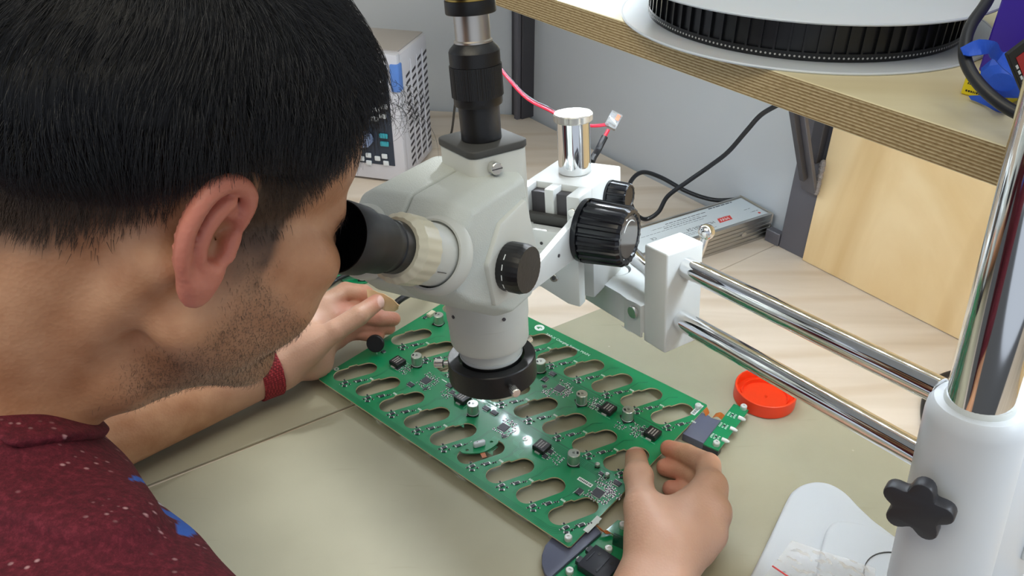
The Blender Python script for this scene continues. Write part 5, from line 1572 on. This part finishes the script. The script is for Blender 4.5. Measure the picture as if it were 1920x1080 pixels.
tw = onp(1452, 200, U2 * .86, U2)
cable('power_cable', [DM @ Vector((-.002, DW - .02, .020)), ad(1425, 382, 1.225), ad(1395, 374, 1.235), ad(1340, 375, 1.25), ad(1290, 360, 1.255), ad(1240, 333, 1.25), ad(1205, 323, 1.235), ad(1183, 340, 1.22), ad(1180, 368, 1.21), ad(1190, 398, 1.22), ad(1210, 411, 1.235), ad(1234, 398, 1.23), ad(1252, 368, 1.22), ad(1290, 340, 1.2), ad(1330, 312, 1.18), ad(1365, 285, 1.15), ad(1400, 245, 1.11), ad(1425, 217, 1.08), ad(1452, 200, 1.05), ad(1480, 186, 1.03)], .0034, 'black power cable looping beside the LED driver and rising to the shelf')

# ---------------------------------------------------------------- red and black pair with a clear lever connector
wj = ad(1147, 238, .98)
wires = thing('wire_connector', ad(1112, 300, .98), 'clear lever connector joining red and black wires behind the chrome post', 'connector')
cxm = axis_frame(ad(1150, 226, .98), (ad(1158, 212, .98) - ad(1142, 242, .98)), (1, 0, 0))
M_CLR = mat('clear_plastic', (.9, .9, .92), .12, **{'Transmission_Weight': .75, 'IOR': 1.45})
MB().box((-.0075, -.005, -.010), (.0075, .005, .010), cxm).bevel(.001, 2).obj('housing', M_CLR, wires)
MB().box((-.005, -.0035, -.006), (.005, .0035, .003), cxm).bevel(.0006, 1).obj('spring', M_TIN, wires)
MB().box((.001, -.0056, .001), (.0055, -.0050, .008), cxm).obj('lever', mat('orange_lever', lin(236, 110, 60), .35), wires, 0)
M_WRED = mat('red_wire', lin(226, 40, 66), .4)
MB().tube(smooth_path([ad(1141, 243, .98), ad(1136, 252, .98), ad(1130, 264, .98)], 6), .0022, 8).obj('lead', M_WRED, wires)
MB().tube(smooth_path([ad(1134, 256, .98), ad(1122, 280, .98), ad(1105, 318, .99), az(1085, 420, .006), az(1070, 430, .006)], 6), .0042, 10).obj('sleeve', M_CABLE, wires)
MB().tube(smooth_path([ad(930, 118, 1.05), ad(940, 132, 1.04), ad(985, 182, 1.02), ad(1030, 207, 1.0), ad(1080, 231, .99), ad(1112, 236, .98), ad(1141, 233, .98)], 8), .0021, 8).obj('red_wire', M_WRED, wires)
MB().tube(smooth_path([ad(930, 115, 1.053), ad(940, 128, 1.043), ad(985, 178, 1.023), ad(1030, 203, 1.003), ad(1060, 222, 1.0)], 8), .0019, 8).obj('black_wire', M_CABLE, wires)
MB().tube(smooth_path([ad(930, 117, 1.05), ad(900, 108, 1.1), ad(860, 160, 1.25), az(846, 250, .006), az(830, 262, .006)], 8), .0022, 8).obj('wire_tail', M_CABLE, wires)

# ---------------------------------------------------------------- red lid
LC = az(1432, 748, .003)
lid = thing('jar_lid', (LC.x, LC.y, .003), 'bright orange-red plastic jar lid lying open side up on the mat', 'lid')
M_LID = mat('orange_red_plastic', lin(240, 62, 24), .35)
M_LID.node_tree.nodes['Principled BSDF'].inputs['Subsurface Weight'].default_value = .15
MB().lathe([(1e-5, .0002), (.0325, .0002), (.0335, .0012), (.0335, .0165), (.0328, .0172), (.0316, .0172), (.0310, .0165), (.0308, .006), (.0262, .006), (.0255, .0085), (.0248, .0085), (.0244, .0035), (1e-5, .0030)], T((LC.x, LC.y, .003)), 56).obj('shell', M_LID, lid, 40)
MB().cyl(.0020, .0030, .0055, T((LC.x + .002, LC.y, .003)), 3, r2=.0002).obj('nub', M_LID, lid, 0)

# ---------------------------------------------------------------- reel of black carrier tape on the shelf
RC = Vector((.2800, .797, SH_Z1)); RR = .172
reel = thing('tape_reel', RC, 'white component reel wound with black carrier tape on the shelf', 'reel')
M_REEL = mat('white_polystyrene', lin(216, 220, 227), .45)
M_REEL.node_tree.nodes['Principled BSDF'].inputs['Subsurface Weight'].default_value = .1
M_TAPE = mat('black_carrier_tape', lin(22, 23, 25), .35)
def kidney(a0, a1, r0, r1, n=12):
    return [(r1 * math.cos(a), r1 * math.sin(a)) for a in np.linspace(a0, a1, n)] + [(r0 * math.cos(a), r0 * math.sin(a)) for a in np.linspace(a1, a0, n)]
loops = [circ(RR, 96), circ(.0065, 20)] + [kidney(a, a + .75, .055, .092) for a in (-1.62, .47, 2.57)]
fm = fill2d(loops, .0009, M_REEL, 'flange')
link('flange', fm, reel, T(RC + ZV * .0011)); link('flange', fm, reel, T(RC + ZV * .0400))
rim = MB().lathe([(RR - .001, -.0009), (RR + .0005, -.0012), (RR + .0012, 0), (RR + .0005, .0012), (RR - .001, .0009)], None, 96, closed=True).mesh('flange_rim', M_REEL, 60)
link('flange_rim', rim, reel, T(RC + ZV * .0013)); link('flange_rim', rim, reel, T(RC + ZV * .0400))
for a in (-1.62, .47, 2.57):
    pts = [Vector((*q, .0413)) + RC for q in kidney(a - .04, a + .79, .051, .096, 14)]
    MB().tube(pts, .0012, 6, closed=True).obj('window_lip', M_REEL, reel, 60)
MB().lathe([(.030, .002), (.052, .002), (.052, .039), (.030, .039)], T(RC), 40, closed=True).obj('hub', M_REEL, reel, 40)
RT = .146
MB().lathe([(.060, .0024), (RT - .003, .0024), (RT - .003, .0350), (.060, .0350)], T(RC), 96, closed=True).obj('tape_coil', M_TAPE, reel, 30)
MB().lathe([(RT - .003, .0024), (RT, .0024), (RT, .0090), (RT - .003, .0090)], T(RC), 96, closed=True).lathe([(RT - .003, .0325), (RT, .0325), (RT, .0350), (RT - .003, .0350)], T(RC), 96, closed=True).obj('tape_edge', M_TAPE, reel, 30)
rmesh = MB().box((-.0030, -.0009, .0090), (0, .0009, .0325)).mesh('tape_rib', M_TAPE, 0)
nr_ = 78
for i in range(nr_):
    a = 2 * math.pi * i / nr_
    link('tape_rib', rmesh, reel, T(RC) @ Matrix.Rotation(a, 4, 'Z') @ T((RT, 0, 0)))
hm = MB()
for i in range(nr_ * 3):
    a = 2 * math.pi * (i + .5) / (nr_ * 3)
    hm.cyl(.0009, 0, .00025, T(RC) @ Matrix.Rotation(a, 4, 'Z') @ T((RT - .0001, 0, .0055)) @ Matrix.Rotation(math.pi / 2, 4, 'Y'), 8)
hm.obj('sprocket_holes', mat('sprocket_pale', lin(200, 200, 196), .6), reel, 0)['kind'] = 'stuff'

# ---------------------------------------------------------------- boxes, tape and cable at the shelf end
zs_ = SH_Z1
bx = az(1834, 133, zs_)
M_BOXB = mat('violet_blue_card', lin(58, 32, 158), .4, var=.05, vscale=40)
bdir = (az(1920, 150, zs_) - bx); bdir.z = 0; bdir.normalize(); bn_ = Vector((-bdir.y, bdir.x, 0))
bb = MB().box((0, 0, 0), (.16, .05, .22), frame(bx, bdir, bn_, ZV) @ Matrix.Rotation(.0, 4, 'Z')).bevel(.0012, 1).obj('carton', M_BOXB)
tag(bb, 'violet-blue carton standing on the shelf beside the reel', 'box')
ylp = az(1800, 176, zs_); yd = (az(1843, 188, zs_) - ylp); yd.z = 0; yd.normalize(); yn = Vector((-yd.y, yd.x, 0))
ybox = thing('fuse_packet', ylp, 'small yellow printed packet lying in front of the blue carton', 'packet')
YM = frame(ylp, yd, yn, ZV)
MB().box((0, 0, .0002), (.034, .022, .013), YM).bevel(.0008, 1).obj('card', mat('yellow_card', lin(236, 214, 30), .45), ybox)
pm_ = MB(); random.seed(6)
for z in (.003, .0085, .0105):
    x = .003
    while x < .018:
        w = random.uniform(.0006, .0016); pm_.box((x, -.00012, z), (x + w, -.00001, z + .0014), YM); x += w + .0005
pm_.obj('print', M_BLACK, ybox, 0)
M_TAPEB = mat('blue_masking_tape', lin(38, 92, 214), .45, bump=.4, bscale=300)
def crumple(name, P, th, m, label, seed, amp=.002, sub=5, cat='tape', parent=None):
    """a folded strip: corner quads subdivided and creased, with thickness"""
    random.seed(seed); n = len(P); vs = []; rows = []
    for k in range((n - 1) * sub + 1):
        i = min(k // sub, n - 2); t = k / sub - i
        a = Vector(P[i][0]).lerp(Vector(P[i + 1][0]), t); b_ = Vector(P[i][1]).lerp(Vector(P[i + 1][1]), t)
        row = []
        for j in range(6):
            q = a.lerp(b_, j / 5); nz_ = noise.noise(q * 90 + Vector((seed, 0, 0)))
            row.append(q + Vector((0, -.4, .8)) * (nz_ * amp * 2))
        rows.append(row)
    for row in rows: vs += row
    R_ = len(rows); fs = [(r * 6 + j, r * 6 + j + 1, (r + 1) * 6 + j + 1, (r + 1) * 6 + j) for r in range(R_ - 1) for j in range(5)]
    mb = MB(); mb.raw(vs, fs)
    bmesh.ops.recalc_face_normals(mb.bm, faces=mb.bm.faces)
    bmesh.ops.solidify(mb.bm, geom=list(mb.bm.faces), thickness=th)
    o = mb.obj(name, m, parent, 25)
    return tag(o, label, cat) if label else o
dq = lambda px, py, t: ad(px, py, t)
crumple('tape_strip', [(dq(1800, 90, .524), dq(1806, 104, .522)), (dq(1835, 74, .527), dq(1838, 106, .523)), (dq(1862, 78, .532), dq(1852, 102, .530)), (dq(1880, 100, .548), dq(1866, 118, .545)), (dq(1915, 135, .54), dq(1900, 145, .537))], .0006, M_TAPEB, 'torn blue masking tape stuck on the thick cable', 3, .0015)
rl = thing('tape_roll', az(1880, 196, zs_), 'blue masking tape bundle lying under the thick cable', 'tape')
q0 = az(1888, 186, zs_)
MB().lathe([(1e-5, -.020), (.008, -.020), (.0150, -.017), (.0185, -.008), (.0170, .004), (.0185, .012), (.0140, .019), (1e-5, .020)], T((q0.x, q0.y, zs_ + .0187)) @ Matrix.Rotation(.75, 4, 'Z') @ Matrix.Rotation(math.pi / 2, 4, 'Y') @ Matrix.Diagonal((.8, 1.15, 1.25, 1)), 11).obj('roll', M_TAPEB, rl, 25)
crumple('loose_end', [(az(1818, 178, zs_ + .004), az(1822, 188, zs_ + .001)), (az(1850, 178, zs_ + .008), az(1850, 200, zs_ + .001)), (az(1888, 190, zs_ + .014), az(1886, 212, zs_ + .001))], .0008, M_TAPEB, None, 5, .0012, parent=rl)
bat = az(1905, 178, zs_ + .02)
cd = thing('printed_card', ad(1925, 150, .50), 'black and red printed card leaning at the shelf end', 'card')
cm4 = frame(ad(1908, 150, .50), Vector((.78, .25, .57)).normalized(), Vector((-.2, .95, -.1)).normalized(), Vector((-.6, 0, .8)).normalized())
MB().box((0, 0, -.020), (.03, .003, .020), cm4).bevel(.0006, 1).obj('sheet', M_BLACK, cd)
MB().box((.004, -.0004, -.015), (.028, 0, .014), cm4).obj('red_field', mat('red_print', lin(190, 40, 44), .45), cd, 0)
pm_ = MB()
for k in range(6): pm_.box((.0018, -.0006, -.014 + k * .0042), (.0032, -.0001, -.0115 + k * .0042), cm4)
pm_.obj('white_letters', M_WHITE, cd, 0)
cable('thick_cable', [ad(1875, -60, .56), ad(1852, 0, .55), ad(1822, 45, .54), ad(1810, 82, .533), ad(1812, 118, .528), ad(1838, 160, .52), ad(1885, 200, .51), ad(1950, 232, .50), ad(2050, 280, .49)], .0040, 'thick black cable arching over the shelf end', None, 'cable', 14)

# ---------------------------------------------------------------- small things on the desk and mats
cable('coiled_cable', [az(1905, 720, .004), az(1860, 702, .004), az(1800, 698, .004), az(1757, 712, .004), az(1736, 745, .004), az(1734, 790, .004), az(1750, 830, .004), az(1800, 850, .004)], .0038, 'black cable lying in a bend on the wood behind the column')
brd = thing('breakout_board', az(660, 516, .004), 'small green board with silver capacitor beyond the raised hand', 'circuit board')
pg = [az(*q, .0052) for q in ((608, 506), (640, 497), (664, 500), (706, 523), (662, 538))]
MB().prism([(p.x, p.y) for p in pg], .0036, .0052).obj('substrate', M_PCB, brd, 0)
pc = az(681, 523, .0052); link('capacitor', big, brd, T((pc.x, pc.y, .0052)))
for (px, py, s) in ((640, 505, .006), (660, 503, .005), (622, 506, .005), (650, 512, .003)):
    p = az(px, py, .0052); MB().box((-s, -s * .6, 0), (s, s * .6, .005), T((p.x, p.y, .0052)) @ Matrix.Rotation(.5, 4, 'Z')).bevel(.0006, 1).obj('terminal', M_CAPS if s > .0045 else M_CHIP, brd)
plug = thing('jack_plug', az(592, 508, .003), 'black jack plug pushed towards the small green board', 'plug')
pa, pb = az(578, 510, .012), az(606, 503, .012)
MB().tube([pa - (pb - pa) * .8, pa, pa.lerp(pb, .3), pa.lerp(pb, .8), pb], [.004, .0085, .009, .009, .006], 18).obj('grip', M_RUB, plug, 40)
MB().tube([pb, pb + (pb - pa) * .35], .0028, 12).obj('tip', M_NICKEL, plug)
cable('usb_cable', [az(500, 562, .006), az(572, 552, .006), az(606, 541, .006), az(636, 522, .010), az(664, 512, .012), az(700, 508, .012), az(760, 500, .006), az(840, 480, .006)], .0030, 'thin black cable crossing the tan mat behind the raised hand')
cable('pen_cable', [az(738, 572, .030), az(752, 561, .034), az(770, 550, .034), az(800, 532, .030), az(850, 505, .010), az(900, 480, .006)], .0042, 'black cable end held beside the folded tan tape')
M_TAN = mat('tan_paper_tape', lin(226, 192, 150), .6, var=.05, vscale=60)
def hp(px, py, z): return az(px, py, z)
crumple('paper_tape', [(hp(688, 541, .083), hp(690, 560, .074)), (hp(706, 546, .085), hp(708, 574, .070)), (hp(722, 553, .084), hp(722, 583, .066)), (hp(740, 563, .080), hp(740, 583, .064)), (hp(749, 571, .076), hp(746, 578, .066))], .0010, M_TAN, 'folded tan paper tape pinched between thumb and forefinger', 9, .0016)

# clear zip bag lying on the stand base
bag = thing('zip_bag', az(1540, 1060, .03), 'crumpled clear zip bag lying on the white stand base', 'bag')
M_BAG = mat('clear_film', (.95, .95, .96), .14, **{'Transmission_Weight': .55, 'IOR': 1.3, 'Alpha': .55})
G = 44; vs = []; fs = []
qa, qb, qc, qd = az(1484, 1016, .0285), az(1640, 1068, .0285), az(1640, 1180, .030), az(1405, 1120, .0285)
for i in range(G + 1):
    for j in range(G + 1):
        u, v = i / G, j / G
        p = qa.lerp(qb, u).lerp(qd.lerp(qc, u), v)
        n_ = noise.noise(Vector((p.x * 95, p.y * 95, 1))) * .9 + noise.noise(Vector((p.x * 260, p.y * 210, 4))) * .55
        edge = min(1, 6 * min(u, 1 - u, v, 1 - v))
        vs.append((p.x, p.y, .0300 + .0026 * (abs(n_) + .2) * (.3 + .7 * edge)))
for i in range(G):
    for j in range(G): fs.append((i * (G + 1) + j, (i + 1) * (G + 1) + j, (i + 1) * (G + 1) + j + 1, i * (G + 1) + j + 1))
mb = MB(); mb.raw(vs, fs); bmesh.ops.recalc_face_normals(mb.bm, faces=mb.bm.faces); mb.obj('film', M_BAG, bag, 40)
MB().tube([az(1448, 1061, .0325), az(1475, 1079, .0325), az(1520, 1108, .0325)], .0007, 6).obj('zip_line', mat('red_zip', lin(220, 50, 60), .4), bag)
